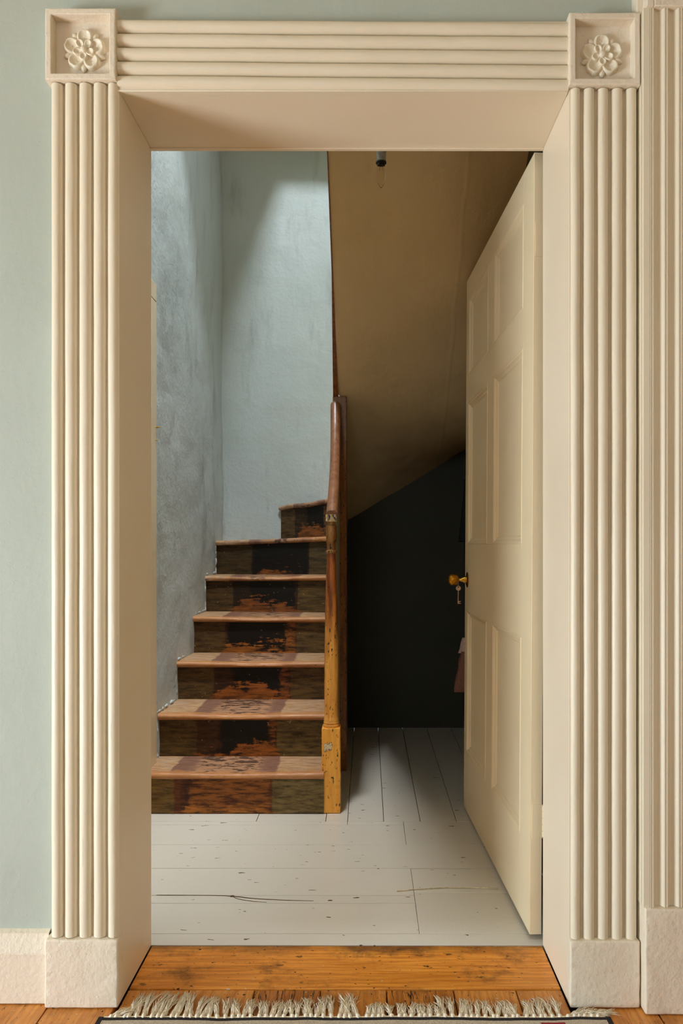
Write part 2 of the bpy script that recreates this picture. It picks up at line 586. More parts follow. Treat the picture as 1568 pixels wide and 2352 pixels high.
M['filament'] = plain('lamp_filament', (50, 38, 30), 0.5)
gm = bpy.data.materials.new('bulb_glass')
gm.use_nodes = True
gb = gm.node_tree.nodes['Principled BSDF']
gb.inputs['Transmission Weight'].default_value = 1.0
gb.inputs['Roughness'].default_value = 0.02
gb.inputs['IOR'].default_value = 1.10
gb.inputs['Base Color'].default_value = (0.95, 0.92, 0.86, 1)
M['glass'] = gm

M['panelling'] = plain('dark_wood_panelling', (92, 66, 42), 0.6, 20, 0.2, 0.7)

# ================================================================== THE SETTING
HX0, HX1 = -0.537, 0.437          # doorway opening
HZ = 1.981                        # underside of the lintel
WALL_Y, WALL_B = 0.030, 0.260     # front and back face of the thick wall
RX0, RX1, RY0, RZ = -3.40, 1.90, -3.40, 2.62
WY0, WY1, WZ0, WZ1 = -2.41, -1.03, 0.05, 1.08      # the room's window

w = boxes('wall_front', [((RX0, WALL_Y, 0), (HX0 - 0.02, WALL_B, 5.0)),
                         ((HX1 + 0.02, WALL_Y, 0), (RX1, WALL_B, 5.0)),
                         ((HX0 - 0.02, WALL_Y, HZ + 0.02), (HX1 + 0.02, WALL_B, 5.0))], M['wall'])
tag(w, 'pale sage green painted wall around the panelled doorway', 'wall', kind='structure')
w = boxes('wall_left', [((RX0 - 0.12, RY0, 0), (RX0, WY0, RZ)), ((RX0 - 0.12, WY1, 0), (RX0, WALL_Y, RZ)),
                        ((RX0 - 0.12, WY0, 0), (RX0, WY1, WZ0)), ((RX0 - 0.12, WY0, WZ1), (RX0, WY1, RZ))], M['wall'])
tag(w, 'sage green side wall of the room with a window opening', 'wall', kind='structure')
tag(box('wall_right', (RX1, RY0, 0), (RX1 + 0.1, WALL_Y, RZ), M['ceiling']), 'warm cream side wall on the right of the room', 'wall', kind='structure')
tag(boxes('wall_rear', [((RX0, RY0 - 0.1, 0), (-1.32, RY0, RZ)), ((-0.28, RY0 - 0.1, 0), (RX1, RY0, RZ)), ((-1.32, RY0 - 0.1, 0), (-0.28, RY0, 1.33)), ((-1.32, RY0 - 0.1, 2.47), (-0.28, RY0, RZ))], M['panelling']), 'dark panelled wall behind the viewer with an opening for the added fill lamp', 'wall', kind='structure')
tag(box('ceiling', (RX0, RY0, RZ), (RX1, WALL_Y, RZ + 0.1), M['ceiling']), 'off white flat ceiling of the front room', 'ceiling', kind='structure')

win = empty('window_1', (RX0 - 0.06, (WY0 + WY1) / 2, WZ0))
tag(win, 'low casement window in the left wall of the room', 'window', kind='structure')
for lo, hi in (((WY0, WZ0), (WY0 + 0.04, WZ1)), ((WY1 - 0.04, WZ0), (WY1, WZ1)), ((WY0 + 0.04, WZ0), (WY1 - 0.04, WZ0 + 0.04)), ((WY0 + 0.04, WZ1 - 0.04), (WY1 - 0.04, WZ1))):
    box('window_frame', (RX0 - 0.05, *lo), (RX0 - 0.01, *hi), M['trim'], win, 0.004)
box('window_sill', (RX0 - 0.01, WY0 - 0.02, WZ0 - 0.035), (RX0 + 0.05, WY1 + 0.02, WZ0), M['trim'], win, 0.004)

# ---------------------------------------------------------------- the door surround
PX = 0.00094   # metres per photo pixel in the plane of the surround


def X0(px): return (px - 843) * PX
def Z0(py): return EYE - (py - 1250) * PX


sur = empty('trim_1', (-0.05, 0, 0))
tag(sur, 'cream door surround with reeded pilasters and rose corner blocks', 'door surround', kind='structure')


def reed_mesh(name, length, width, height, seed, segs=60):
    """a convex reed along local Z from 0 to length, proud towards -Y, with hand-brushed wobble"""
    prof = []
    m = 12
    prof.append((-width / 2, 0.012))
    for k in range(m + 1):
        a = math.pi * k / m
        prof.append((-math.cos(a) * width / 2, -math.sin(a) ** 0.8 * height))
    prof.append((width / 2, 0.012))
    verts, faces = [], []
    for i in range(segs + 1):
        z = length * i / segs
        for j, (x, y) in enumerate(prof):
            k = fbm(z * 9 + seed, x * 30, seed)
            k2 = fbm(z * 40 + seed, x * 90, seed * 2.1)
            e = 1.0
            if y < 0.01:
                y2 = y - 0.0006 * k - 0.0005 * k2
                x2 = x + 0.0006 * fbm(z * 5, seed, x * 20)
            else:
                y2, x2 = y, x
            verts.append((x2, y2, z))
    n = len(prof)
    for i in range(segs):
        for j in range(n - 1):
            faces.append((i * n + j, i * n + j + 1, (i + 1) * n + j + 1, (i + 1) * n + j))
    faces.append(tuple(range(n)))
    faces.append(tuple(range(segs * n, (segs + 1) * n)))
    return mesh_pydata(name, verts, faces, True, math.radians(55))


REED_H = 0.0145


def pilaster(xa, xb, za, zb, centers, wds, seed):
    b = box('pilaster', (xa, 0.013, za), (xb, WALL_Y + 0.002, zb), M['trim'], sur)
    for i, (c, wd) in enumerate(zip(centers, wds)):
        me = reed_mesh('reed', zb - za - 0.004, wd, REED_H, seed + i * 3.7)
        link('reed', me, M['trim'], b, (c, 0.013, za + 0.002))
    return b


def px_reeds(lst):
    return [X0((a + b) / 2) for a, b in lst], [(b - a - 3.5) * PX for a, b in lst]


Lr = [(113, 143), (144, 176), (177, 209), (210, 242), (243, 273)]
Rr = [(1309, 1336), (1339, 1369), (1372, 1401), (1404, 1434), (1437, 1466)]
c, wd = px_reeds(Lr)
pilaster(X0(113), HX0 - 0.0015, Z0(2156), Z0(188), c, wd, 1.0)
c, wd = px_reeds(Rr)
pilaster(HX1 + 0.0015, X0(1466), Z0(2160), Z0(200), c, wd, 30.0)

# lintel with five horizontal reeds (it dips a little to the right)
b = empty('lintel_board', (0, 0.013, 2.07))
b.parent = sur
b.location = Vector((0, 0.013, 2.07)) - sur.location
xa, xb = X0(268), X0(1306)
lb = box('lintel_back', (xa, 0.013, Z0(206)), (xb, WALL_Y + 0.002, Z0(40)), M['trim'], sur)
bpy.data.objects.remove(b)
for i in range(5):
    za, zb = Z0(54.5 + 32.2 * i), Z0(62 + 32.6 * i)
    me = reed_mesh('lintel_reed', xb - xa, 29.5 * PX, REED_H, 60 + i * 4.1)
    link('reed', me, M['trim'], lb, (xa, 0.013, za), (0, math.pi / 2 + math.atan2(za - zb, xb - xa), 0))
box('bead', (xa, 0.004, Z0(207)), (xb, 0.02, Z0(203)), M['trim'], lb, 0.0015)


def plinth(xa, xb, zb, yf, seed, parent, name='plinth_block'):
    bm = bmesh.new()
    add_box(bm, (xa, yf, 0.001), (xb, WALL_Y, zb), 0.004, 3)
    bmesh.ops.subdivide_edges(bm, edges=[e for e in bm.edges if e.calc_length() > 0.05], cuts=14, use_grid_fill=True)
    for v in bm.verts:
        k = fbm(v.co.x * 26 + seed, v.co.y * 26, v.co.z * 26, 4)
        if v.co.y < yf + 0.01:
            v.co.y += 0.0012 * k
        v.co.x += 0.0010 * fbm(v.co.z * 20, seed, 3.0)
        if v.co.z > zb - 0.01: v.co.z += 0.001 * k
    c = Vector(((xa + xb) / 2, (yf + WALL_Y) / 2, 0))
    bmesh.ops.translate(bm, verts=bm.verts, vec=-c)
    return link(name, mesh_from_bm(bm, name, True, math.radians(50)), M['trim_rough'], parent, c)


plinth(X0(105), HX0 + 0.0012, Z0(2155), -0.008, 3.0, sur)
plinth(HX1 - 0.0008, X0(1467), Z0(2158), -0.008, 9.0, sur)

# linings of the thick opening
box('jamb_lining', (HX0 - 0.02, 0.006, 0.001), (HX0, WALL_B, HZ + 0.02), M['lining'], sur, 0.0015)
box('jamb_lining', (HX1, 0.006, 0.001), (HX1 + 0.02, WALL_B, HZ + 0.02), M['lining'], sur, 0.0015)
box('head_lining', (HX0, 0.006, HZ), (HX1, WALL_B, HZ + 0.02), M['lining'], sur, 0.0015)
box('door_stop', (HX0, WALL_B - 0.012, HZ - 0.004), (HX1, WALL_B - 0.001, HZ), M['lining'], sur, 0.001)


# corner blocks with carved roses
def petal_mesh(name, r_c, a, b, h_rim, h_dish, h0, notch):
    """low-relief petal: a dished lobe with a rolled rim, closed down to the ground; centre at distance r_c along local Z, proud towards -Y"""
    nr, nf = 14, 30
    bm = bmesh.new()
    rings = []
    for i in range(nr + 1):
        q = i / nr
        ring = []
        for k in range(nf):
            f = 2 * math.pi * k / nf
            w = 1.0 - notch * math.exp(-((f - math.pi / 2) / 0.30) ** 2)      # heart notch on the outer end
            if math.sin(f) < 0: w *= 1.0 + 0.25 * (-math.sin(f)) ** 2
            if q < 0.70:
                h = h_dish + (h_rim - h_dish) * (q / 0.70) ** 2.2
            else:
                h = h_rim * math.sqrt(max(0.0, 1 - ((q - 0.70) / 0.30) ** 2))
            h *= 1.0 + 0.28 * math.sin(f) + 0.10 * math.cos(2 * f + 0.6)
            ring.append(bm.verts.new((a * q * w * math.cos(f), -(h0 + h) if q < 0.999 else 0.002, r_c + b * q * w * math.sin(f))))
        rings.append(ring)
    for i in range(nr):
        for k in range(nf):
            bm.faces.new((rings[i][k], rings[i][(k + 1) % nf], rings[i + 1][(k + 1) % nf], rings[i + 1][k]))
    bmesh.ops.remove_doubles(bm, verts=bm.verts, dist=1e-6)
    return mesh_from_bm(bm, name, True)


me_outer = petal_mesh('outer_petal', 0.0290, 0.0186, 0.0184, 0.0095, 0.0040, 0.0, 0.12)
me_inner = petal_mesh('inner_petal', 0.0155, 0.0092, 0.0095, 0.0065, 0.0025, 0.0055, 0.0)


def sepal_mesh():
    prof = [(0, 0.0), (0.0048, 0.004), (0.0068, 0.010), (0.0058, 0.015), (0.0026, 0.0195), (0.0, 0.0215)]
    verts, faces = [], []
    n = 10
    for r, h in prof:
        for k in range(n):
            a = 2 * math.pi * k / n
            verts.append((r * math.cos(a), -r * 0.9 * math.sin(a) * (1 if math.sin(a) > 0 else 0.3), h))
    for i in range(len(prof) - 1):
        for k in range(n):
            faces.append((i * n + k, i * n + (k + 1) % n, (i + 1) * n + (k + 1) % n, (i + 1) * n + k))
    bm = bmesh.new()
    vs = [bm.verts.new(v) for v in verts]
    for f in faces: bm.faces.new([vs[k] for k in f])
    bmesh.ops.remove_doubles(bm, verts=bm.verts, dist=1e-6)
    return mesh_from_bm(bm, 'sepal', True)


me_sepal = sepal_mesh()
me_button = lathe_mesh('rose_button', [(0.0, -0.0125), (0.003, -0.0122), (0.0058, -0.0105), (0.0072, -0.007), (0.0072, 0.0)], 18, 'Y', 80)


def frame_block(bm, xa, xb, za, zb, yf, yb, f):
    """square block with a sunk panel, one skin from the wall over the frame into the recess"""
    def path(p, q, n=10):
        return [(p[0] + (q[0] - p[0]) * t / n, p[1] + (q[1] - p[1]) * t / n) for t in range(n)]
    loops = []
    for ins, y in ((0.0, WALL_Y + 0.002), (0.0, yf + 0.003), (0.0008, yf + 0.0008), (0.003, yf), (f - 0.002, yf), (f - 0.0004, yf + 0.001), (f, yf + 0.003), (f + 0.0006, yb)):
        a, b, c_, d = xa + ins, xb - ins, za + ins, zb - ins
        pts = path((a, c_), (b, c_)) + path((b, c_), (b, d)) + path((b, d), (a, d)) + path((a, d), (a, c_))
        loops.append([bm.verts.new((px_, y, pz_)) for px_, pz_ in pts])
    n = len(loops[0])
    for i in range(len(loops) - 1):
        for k in range(n):
            bm.faces.new((loops[i][k], loops[i][(k + 1) % n], loops[i + 1][(k + 1) % n], loops[i + 1][k]))
    bm.faces.new(loops[-1])
    bm.faces.new(loops[0])


def corner_block(xa, xb, za, zb, cx, cz, tilt, seed):
    f = 0.0135
    yb, yf = 0.016, -0.010
    bm = bmesh.new()
    frame_block(bm, xa, xb, za, zb, yf, yb, f)
    for v in bm.verts:
        k = fbm(v.co.x * 40 + seed, v.co.y * 40, v.co.z * 40, 3)
        v.co.x += 0.0006 * k
        v.co.z += 0.0006 * fbm(v.co.z * 33, seed, v.co.x * 33)
    c = Vector((cx, 0.0, za))
    bmesh.ops.translate(bm, verts=bm.verts, vec=-c)
    blk = link('corner_block', mesh_from_bm(bm, 'corner_block', True, math.radians(45)), M['trim_rough'], sur, c)
    for k in range(5):
        a = tilt + k * 2 * math.pi / 5
        link('petal', me_outer, M['trim'], blk, (cx, yb - 0.001, cz), (0, a, 0), (1, 1, 1))
        link('sepal', me_sepal, M['trim'], blk, (cx + 0.026 * math.sin(a + math.pi / 5), yb - 0.003, cz + 0.026 * math.cos(a + math.pi / 5)), (0, a + math.pi / 5, 0))
        link('inner_petal', me_inner, M['trim'], blk, (cx, yb - 0.0005, cz), (0, a + math.pi / 5, 0))
    link('rose_button', me_button, M['trim'], blk, (cx, yb - 0.004, cz))
    return blk


corner_block(X0(107), X0(268), Z0(188), Z0(25), X0(190), Z0(109), 0.04, 2.0)
corner_block(X0(1305), X0(1467), Z0(200), Z0(35), X0(1385), Z0(121), -0.02, 7.0)

# ---------------------------------------------------------------- neighbouring surround at the right edge
su2 = empty('trim_2', (0.67, 0, 0))
tag(su2, 'fluted cream pilaster of the neighbouring opening, cut by the right edge', 'pilaster', kind='structure')
YF2 = -0.024
P2X0, P2X1 = X0(1469), X0(1469) + 0.158
plinth(X0(1470), P2X1 + 0.004, Z0(2073), YF2 - 0.008, 17.0, su2)
pb = box('pilaster', (P2X0, YF2 + 0.012, Z0(2073)), (P2X1, WALL_Y + 0.002, Z0(35)), M['trim'], su2)


def strip_mesh(name, prof, length):
    """prof (x,y) open polyline, closed at the back"""
    pr = [(prof[0][0], 0.014)] + prof + [(prof[-1][0], 0.014)]
    n = len(pr)
    verts = [(x, y, z) for z in (0, length) for x, y in pr]
    faces = [(j, (j + 1) % n, n + (j + 1) % n, n + j) for j in range(n)] + [tuple(range(n)), tuple(range(n, 2 * n))]
    return mesh_pydata(name, verts, faces, True, math.radians(35))


len2 = Z0(35) - Z0(2073)
me_edge = strip_mesh('edge_fillet', [(0, 0), (0.013, 0.0)], len2)
me_fil = strip_mesh('fillet', [(0, 0.003), (0.0008, 0.0), (0.003, 0.0), (0.0038, 0.0022), (0.0048, 0.0022), (0.0056, 0.0), (0.008, 0.0), (0.0088, 0.003)], len2)
fl = [(0.0215 * k / 12, 0.0018 + 0.0095 * math.sin(math.pi * k / 12)) for k in range(13)]
me_flu = strip_mesh('flute', fl, len2)
link('edge_fillet', me_edge, M['trim'], pb, (P2X0, YF2, Z0(2073)))
x = P2X0 + 0.0132
for k in range(5):
    link('fillet', me_fil, M['trim'], pb, (x, YF2, Z0(2073)))
    x += 0.0088
    if k < 4:
        link('flute', me_flu, M['trim'], pb, (x, YF2, Z0(2073)))
        x += 0.0215
link('edge_fillet', me_edge, M['trim'], pb, (P2X1 - 0.013, YF2, Z0(2073)))
bm = bmesh.new()
bx0, bz0 = X0(1474), Z0(35)
add_box(bm, (bx0, YF2 + 0.02, bz0), (P2X1 + 0.006, WALL_Y + 0.002, bz0 + 0.17))
for lo, hi in (((bx0, YF2 - 0.006, bz0), (bx0 + 0.016, YF2 + 0.02, bz0 + 0.17)), ((P2X1 - 0.010, YF2 - 0.006, bz0), (P2X1 + 0.006, YF2 + 0.02, bz0 + 0.17)),
               ((bx0 + 0.016, YF2 - 0.006, bz0), (P2X1 - 0.010, YF2 + 0.02, bz0 + 0.016)), ((bx0 + 0.016, YF2 - 0.006, bz0 + 0.154), (P2X1 - 0.010, YF2 + 0.02, bz0 + 0.17))):
    add_box(bm, lo, hi, 0.002)
c = Vector((0.67, 0, bz0))
bmesh.ops.translate(bm, verts=bm.verts, vec=-c)
link('corner_block', mesh_from_bm(bm, 'corner_block', True, math.radians(45)), M['trim_rough'], su2, c)
box('backing_strip', (X0(1461), -0.004, Z0(36)), (bx0 + 0.002, WALL_Y + 0.002, bz0 + 0.17), M['trim_rough'], su2, 0.002)

# ---------------------------------------------------------------- skirting board on the left
sk = empty('baseboard_left', (-1.6, 0.02, 0))
tag(sk, 'cream skirting board with a moulded top left of the doorway', 'skirting board', kind='structure')
box('skirting_plank', (RX0, 0.008, 0.001), (X0(105) - 0.001, WALL_Y, Z0(2196)), M['trim_rough'], sk, 0.002)
bm = bmesh.new()
prof = [(0.032, 0.0), (0.004, 0.0), (0.004, 0.005), (0.009, 0.012), (0.011, 0.022), (0.018, 0.030), (0.019, 0.040), (0.032, 0.046)]
L = X0(105) - 0.001 - RX0
segs = 40
rings = []
for i in range(segs + 1):
    xx = RX0 + L * i / segs
    rings.append([bm.verts.new((xx, y + 0.0008 * fbm(xx * 30, z * 80), Z0(2196) + z + 0.0008 * fbm(xx * 22, z * 50, 4))) for y, z in prof])
for i in range(segs):
    for j in range(len(prof)):
        j2 = (j + 1) % len(prof)
        bm.faces.new((rings[i][j], rings[i][j2], rings[i + 1][j2], rings[i + 1][j]))
link('moulding', mesh_from_bm(bm, 'moulding', True, math.radians(50)), M['trim_rough'], sk)

# ---------------------------------------------------------------- floors
fl_ = empty('floor', (0, -1.5, 0))
tag(fl_, 'worn orange pine floorboards of the front room', 'floor', kind='structure')
box('subfloor', (RX0, RY0, -0.06), (RX1, WALL_B + 0.02, -0.024), M['dark_gap'], fl_)


def plank(name, lo, hi, mat, parent, bev=0.0018, warp=0.0, seed=0.0):
    bm = bmesh.new()
    c = Vector(((lo[0] + hi[0]) / 2, (lo[1] + hi[1]) / 2, 0))
    add_box(bm, [lo[i] - c[i] for i in range(3)], [hi[i] - c[i] for i in range(3)], bev, 2)
    o = link(name, mesh_from_bm(bm, name, True, math.radians(40)), mat, parent, c)
    return o


plank('threshold_board', (HX0 + 0.002, 0.0705, -0.022), (HX1 - 0.002, 0.2585, 0.0), M['threshold'], fl_, 0.002)
edges = [-3.4, -3.2, -3.05, -2.9, -2.75, -2.6, -2.45, -2.3, -2.15, -2.0, -1.85, -1.7, -1.56, -1.41, -1.27, -1.13, -0.985, -0.84, -0.69, -0.545, -0.398, -0.252, -0.104, 0.043, 0.193, 0.333, 0.475, 0.62, 0.77, 0.92, 1.07, 1.22, 1.37, 1.52, 1.67, 1.82, 1.9]
for i in range(len(edges) - 1):
    a, b = edges[i], edges[i + 1]
    inside = b > HX0 and a < HX1
    y1 = 0.065 if inside else WALL_Y
    a2, b2 = a, b
    if inside:
        a2, b2 = max(a, HX0 + 0.001), min(b, HX1 - 0.001)
    cracked = abs(a + 0.252) < 0.01 or abs(a - 0.043) < 0.01
    plank('floorboard', (a2 + 0.0012, RY0, -0.022), (b2 - 0.0012, y1, -0.0015 + 0.001 * rnd.random()), M['pine_cracked'] if cracked else M['pine'], fl_, 0.0015)

hf = empty('floor_hall', (0, 1.4, 0))
tag(hf, 'off white painted floorboards of the stair hall', 'floor', kind='structure')
HL, HR, HB = -0.90, 0.53, 2.60      # hall extents (Y of the back wall = dep 4.3)


def D(dep): return dep - CAM_D


box('subfloor', (HL, WALL_B, -0.06), (HR, HB, -0.024), M['dark_gap'], hf)
G = 0.0008
cross = [(HL, HR, 1.9605, 2.019), (HL, 0.134, 2.019, 2.190), (HL, 0.134, 2.190, 2.239), (0.134, HR, 2.019, 2.257),
         (HL, 0.134, 2.239, 2.426), (0.134, HR, 2.257, 2.424), (HL, HR, 2.426, 2.617), (HL, 0.130, 2.617, 2.803), (0.130, HR, 2.615, 2.836), (HL, -0.0706, 2.803, 2.836), (-0.0706, 0.130, 2.803, 2.836)]
for xa, xb, da, db in cross:
    g2 = 0.0018
    plank('painted_board', (xa + G * 0.6, D(da) + g2 * 0.5, -0.022), (xb - G * 0.6, D(db) - g2 * 0.5, 0.0004 * rnd.random()), M['boards'], hf, 0.001)
for xa, xb in ((HL, -0.40), (-0.40, -0.150), (-0.150, -0.0706), (-0.0706, 0.0596), (0.0596, 0.1914), (0.1914, 0.3217), (0.3217, 0.4535), (0.4535, HR)):
    plank('painted_board', (xa + 0.0011, D(2.8365), -0.022), (xb - 0.0011, HB, 0.0004 * rnd.random()), M['boards'], hf, 0.001)


M['crack'] = plain('bare_crack', (88, 60, 34), 0.8)
crack_board = [o for o in COL.objects if o.name.startswith('painted_board')][1]


def crack(pts, wd):
    """a split in the board, filled with bare brown wood"""
    bm = bmesh.new()
    P = [Vector(p) for p in pts]
    prof = [(-0.5, -0.0006), (-0.5, 0.0), (0.5, 0.0), (0.5, -0.0006)]
    n = len(P)
    sweep(bm, [(p.x, p.y, 0.0009) for p in P], [(a * wd, b) for a, b in prof], scales=[0.4 + 0.9 * math.sin(math.pi * (i + 0.5) / n) * (0.7 + 0.5 * rnd.random()) for i in range(n)])
    link('crack', mesh_from_bm(bm, 'crack'), M['crack'], crack_board)


crack([(-0.60, 0.541), (-0.50, 0.5395), (-0.445, 0.538), (-0.40, 0.5355), (-0.382, 0.532), (-0.36, 0.5285), (-0.33, 0.520), (-0.29, 0.514), (-0.25, 0.510), (-0.20, 0.506), (-0.15, 0.5035)], 0.0030)
crack([(-0.382, 0.532), (-0.370, 0.520), (-0.350, 0.510), (-0.32, 0.501), (-0.28, 0.494)], 0.0018)
link('knot', lathe_mesh('knot', [(0.0, 0.0006), (0.004, 0.0005), (0.0065, 0.0)], 14), M['crack'], crack_board, (-0.383, 0.533, 0.0006))

# ---------------------------------------------------------------- hall walls (uneven plaster)
def wall_grid(name, f, nu, nv, mat, label, thick):
    """f(u,v)->(pos, outward) ; makes a slab of the given thickness behind the surface"""
    front, back = [], []
    bm = bmesh.new()
    for i in range(nu + 1):
        r1, r2 = [], []
        for j in range(nv + 1):
            p, nrm = f(i / nu, j / nv)
            r1.append(bm.verts.new(p))
            r2.append(bm.verts.new(Vector(p) - Vector(nrm) * thick))
        front.append(r1)
        back.append(r2)
    for i in range(nu):
        for j in range(nv):
            bm.faces.new((front[i][j], front[i + 1][j], front[i + 1][j + 1], front[i][j + 1]))
            bm.faces.new((back[i][j], back[i][j + 1], back[i + 1][j + 1], back[i + 1][j]))
    for i in range(nu):
        bm.faces.new((front[i][0], back[i][0], back[i + 1][0], front[i + 1][0]))
        bm.faces.new((front[i][nv], front[i + 1][nv], back[i + 1][nv], back[i][nv]))
    for j in range(nv):
        bm.faces.new((front[0][j], front[0][j + 1], back[0][j + 1], back[0][j]))
        bm.faces.new((front[nu][j], back[nu][j], back[nu][j + 1], front[nu][j + 1]))
    o = link(name, mesh_from_bm(bm, name, True, math.radians(40)), mat)
    tag(o, label, 'wall', kind='structure')
    return o


def left_x(dep): return -0.790 - (4.30 - dep) * 0.031


def f_left(u, v):
    dep = 1.955 + u * 2.38
    z = v * 5.0
    k = 0.010 * fbm(dep * 1.7, z * 1.3, 1.0) + 0.004 * fbm(dep * 6, z * 6, 2.0)
    return (left_x(dep) + k, D(dep), z), (1, 0, 0)


def f_back(u, v):
    xx = -0.86 + u * 1.46
    z = v * 5.0
    k = 0.007 * fbm(xx * 2.2, z * 1.5, 5.0) + 0.003 * fbm(xx * 7, z * 7, 6.0)
    return (xx, D(4.30) + k, z), (0, -1, 0)


def f_right(u, v):
    dep = 1.955 + u * 2.38
    z = v * 5.0
    k = 0.006 * fbm(dep * 1.7, z * 1.3, 11.0)
    return (HR + k, D(dep), z), (-1, 0, 0)


wall_grid('wall_hall_left', f_left, 60, 120, M['hall'], 'pale blue grey plaster wall left of the stairs', 0.08)
wall_grid('wall_hall_back', f_back, 50, 120, M['hall'], 'pale blue grey plaster wall at the head of the stairs', 0.08)
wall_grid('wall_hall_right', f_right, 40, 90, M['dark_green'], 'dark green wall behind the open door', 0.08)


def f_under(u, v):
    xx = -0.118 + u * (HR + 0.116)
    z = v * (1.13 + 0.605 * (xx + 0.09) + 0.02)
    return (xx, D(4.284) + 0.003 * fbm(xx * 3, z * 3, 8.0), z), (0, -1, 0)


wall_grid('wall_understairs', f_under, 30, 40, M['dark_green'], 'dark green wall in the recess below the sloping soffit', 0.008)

# rough plaster run up against the left ends of the steps
WL = bpy.data.objects['wall_hall_left']
for (d0, z0, d1, z1) in ((3.10, 0.158, 3.10, 0.30), (2.90, 0.165, 3.11, 0.165), (3.375, 0.330, 3.375, 0.470), (3.10, 0.337, 3.38, 0.337), (3.64, 0.495, 3.64, 0.64), (3.375, 0.502, 3.645, 0.502),
                         (3.90, 0.665, 3.90, 0.815), (3.64, 0.672, 3.905, 0.672), (4.13, 0.8415, 4.13, 0.99), (3.90, 0.849, 4.135, 0.849)):
    n_ = 26
    P, S = [], []
    for i in range(n_ + 1):
        t = i / n_
        d_, z_ = d0 + (d1 - d0) * t, z0 + (z1 - z0) * t
        k1, k2 = fbm(d_ * 40, z_ * 40, 1.0), fbm(d_ * 40, z_ * 40, 7.0)
        P.append((left_x(d_) - 0.0015 + 0.004 * k1, D(d_) + 0.004 * k2, z_ + 0.004 * k1))
        S.append(max(0.2, 0.8 + 1.1 * fbm(d_ * 25, z_ * 25, 4.0)))
    bm = bmesh.new()
    sweep(bm, P, circle(0.0062, 7), scales=S, up=Vector((1, 0, 0)))
    link('plaster_edge', mesh_from_bm(bm, 'plaster_edge', True), M['hall'], WL)

# upper stairwell: unseen landing slabs shaped to shadow the back wall, top ceiling
up = boxes('landing_shadow_slabs', [((-0.88, D(3.05), 3.36), (-0.36, HB, 3.48)), ((-0.36, D(3.82), 3.36), (HR, HB, 3.48))], M['ceiling'])
tag(up, 'unseen landing slabs shaped to cast the shadow edge on the back wall', 'ceiling', kind='structure')
tag(box('ceiling_hall', (-0.90, WALL_B, 5.0), (HR + 0.05, HB + 0.05, 5.08), M['ceiling']), 'white ceiling at the top of the stairwell', 'ceiling', kind='structure')
tag(box('ceiling_entry', (-0.88, WALL_B, 2.58), (-0.16, D(2.04), 2.70), M['ceiling']), 'short flat ceiling just inside the doorway', 'ceiling', kind='structure')


# ---------------------------------------------------------------- sloping soffit of the upper flight
def soffit_z(dep, xx):
    if dep <= 3.45:
        return 1.666 + 0.717 * (3.45 - dep)
    t = (dep - 3.45) / 0.85
    zb = 1.13 + 0.605 * (xx + 0.09)
    p0, m0, p1, m1 = 1.666, -0.61, zb, (zb - 1.666) * 1.0
    return (2 * t ** 3 - 3 * t ** 2 + 1) * p0 + (t ** 3 - 2 * t ** 2 + t) * m0 + (-2 * t ** 3 + 3 * t ** 2) * p1 + (t ** 3 - t ** 2) * m1


def f_soff(u, v):
    dep = 2.02 + v * (4.32 - 2.02)
    xl = -0.128 if dep < 3.47 else -0.112
    xx = xl + u * (HR + 0.01 - xl)
    k = 0.006 * fbm(xx * 3, dep * 3, 20.0) + 0.0025 * fbm(xx * 11, dep * 11, 21.0)
    # the long plaster crack stands a little proud
    cx = 0.335 + 0.010 * fbm(dep * 7, 3.0) + 0.02 * (dep - 2.6)
    k -= 0.0016 * math.exp(-((xx - cx) / 0.006) ** 2)
    return (xx, D(dep), soffit_z(dep, xx) + k), (0, 0, -1)


so = wall_grid('ceiling_stair', f_soff, 150, 110, M['soffit'], 'tan plaster soffit sloping under the upper flight', 0.16)
so['category'] = 'ceiling'

# ================================================================== THE STAIRS
st = empty('staircase', (-0.48, D(2.9), 0))
tag(st, 'worn wooden staircase with stained runner marks rising to a turn', 'staircase')
# riser depth (left, right), tread z (left, right)
STEP = [((2.914, 2.914), (0.158, 0.158)), ((3.122, 3.118), (0.330, 0.330)), ((3.398, 3.395), (0.495, 0.494)),
        ((3.66, 3.65), (0.665, 0.663)), ((3.92, 3.87), (0.8415, 0.846)), ((4.150, 3.97), (1.017, 1.040))]
SR = -0.160
NOSE, TH = 0.022, 0.026


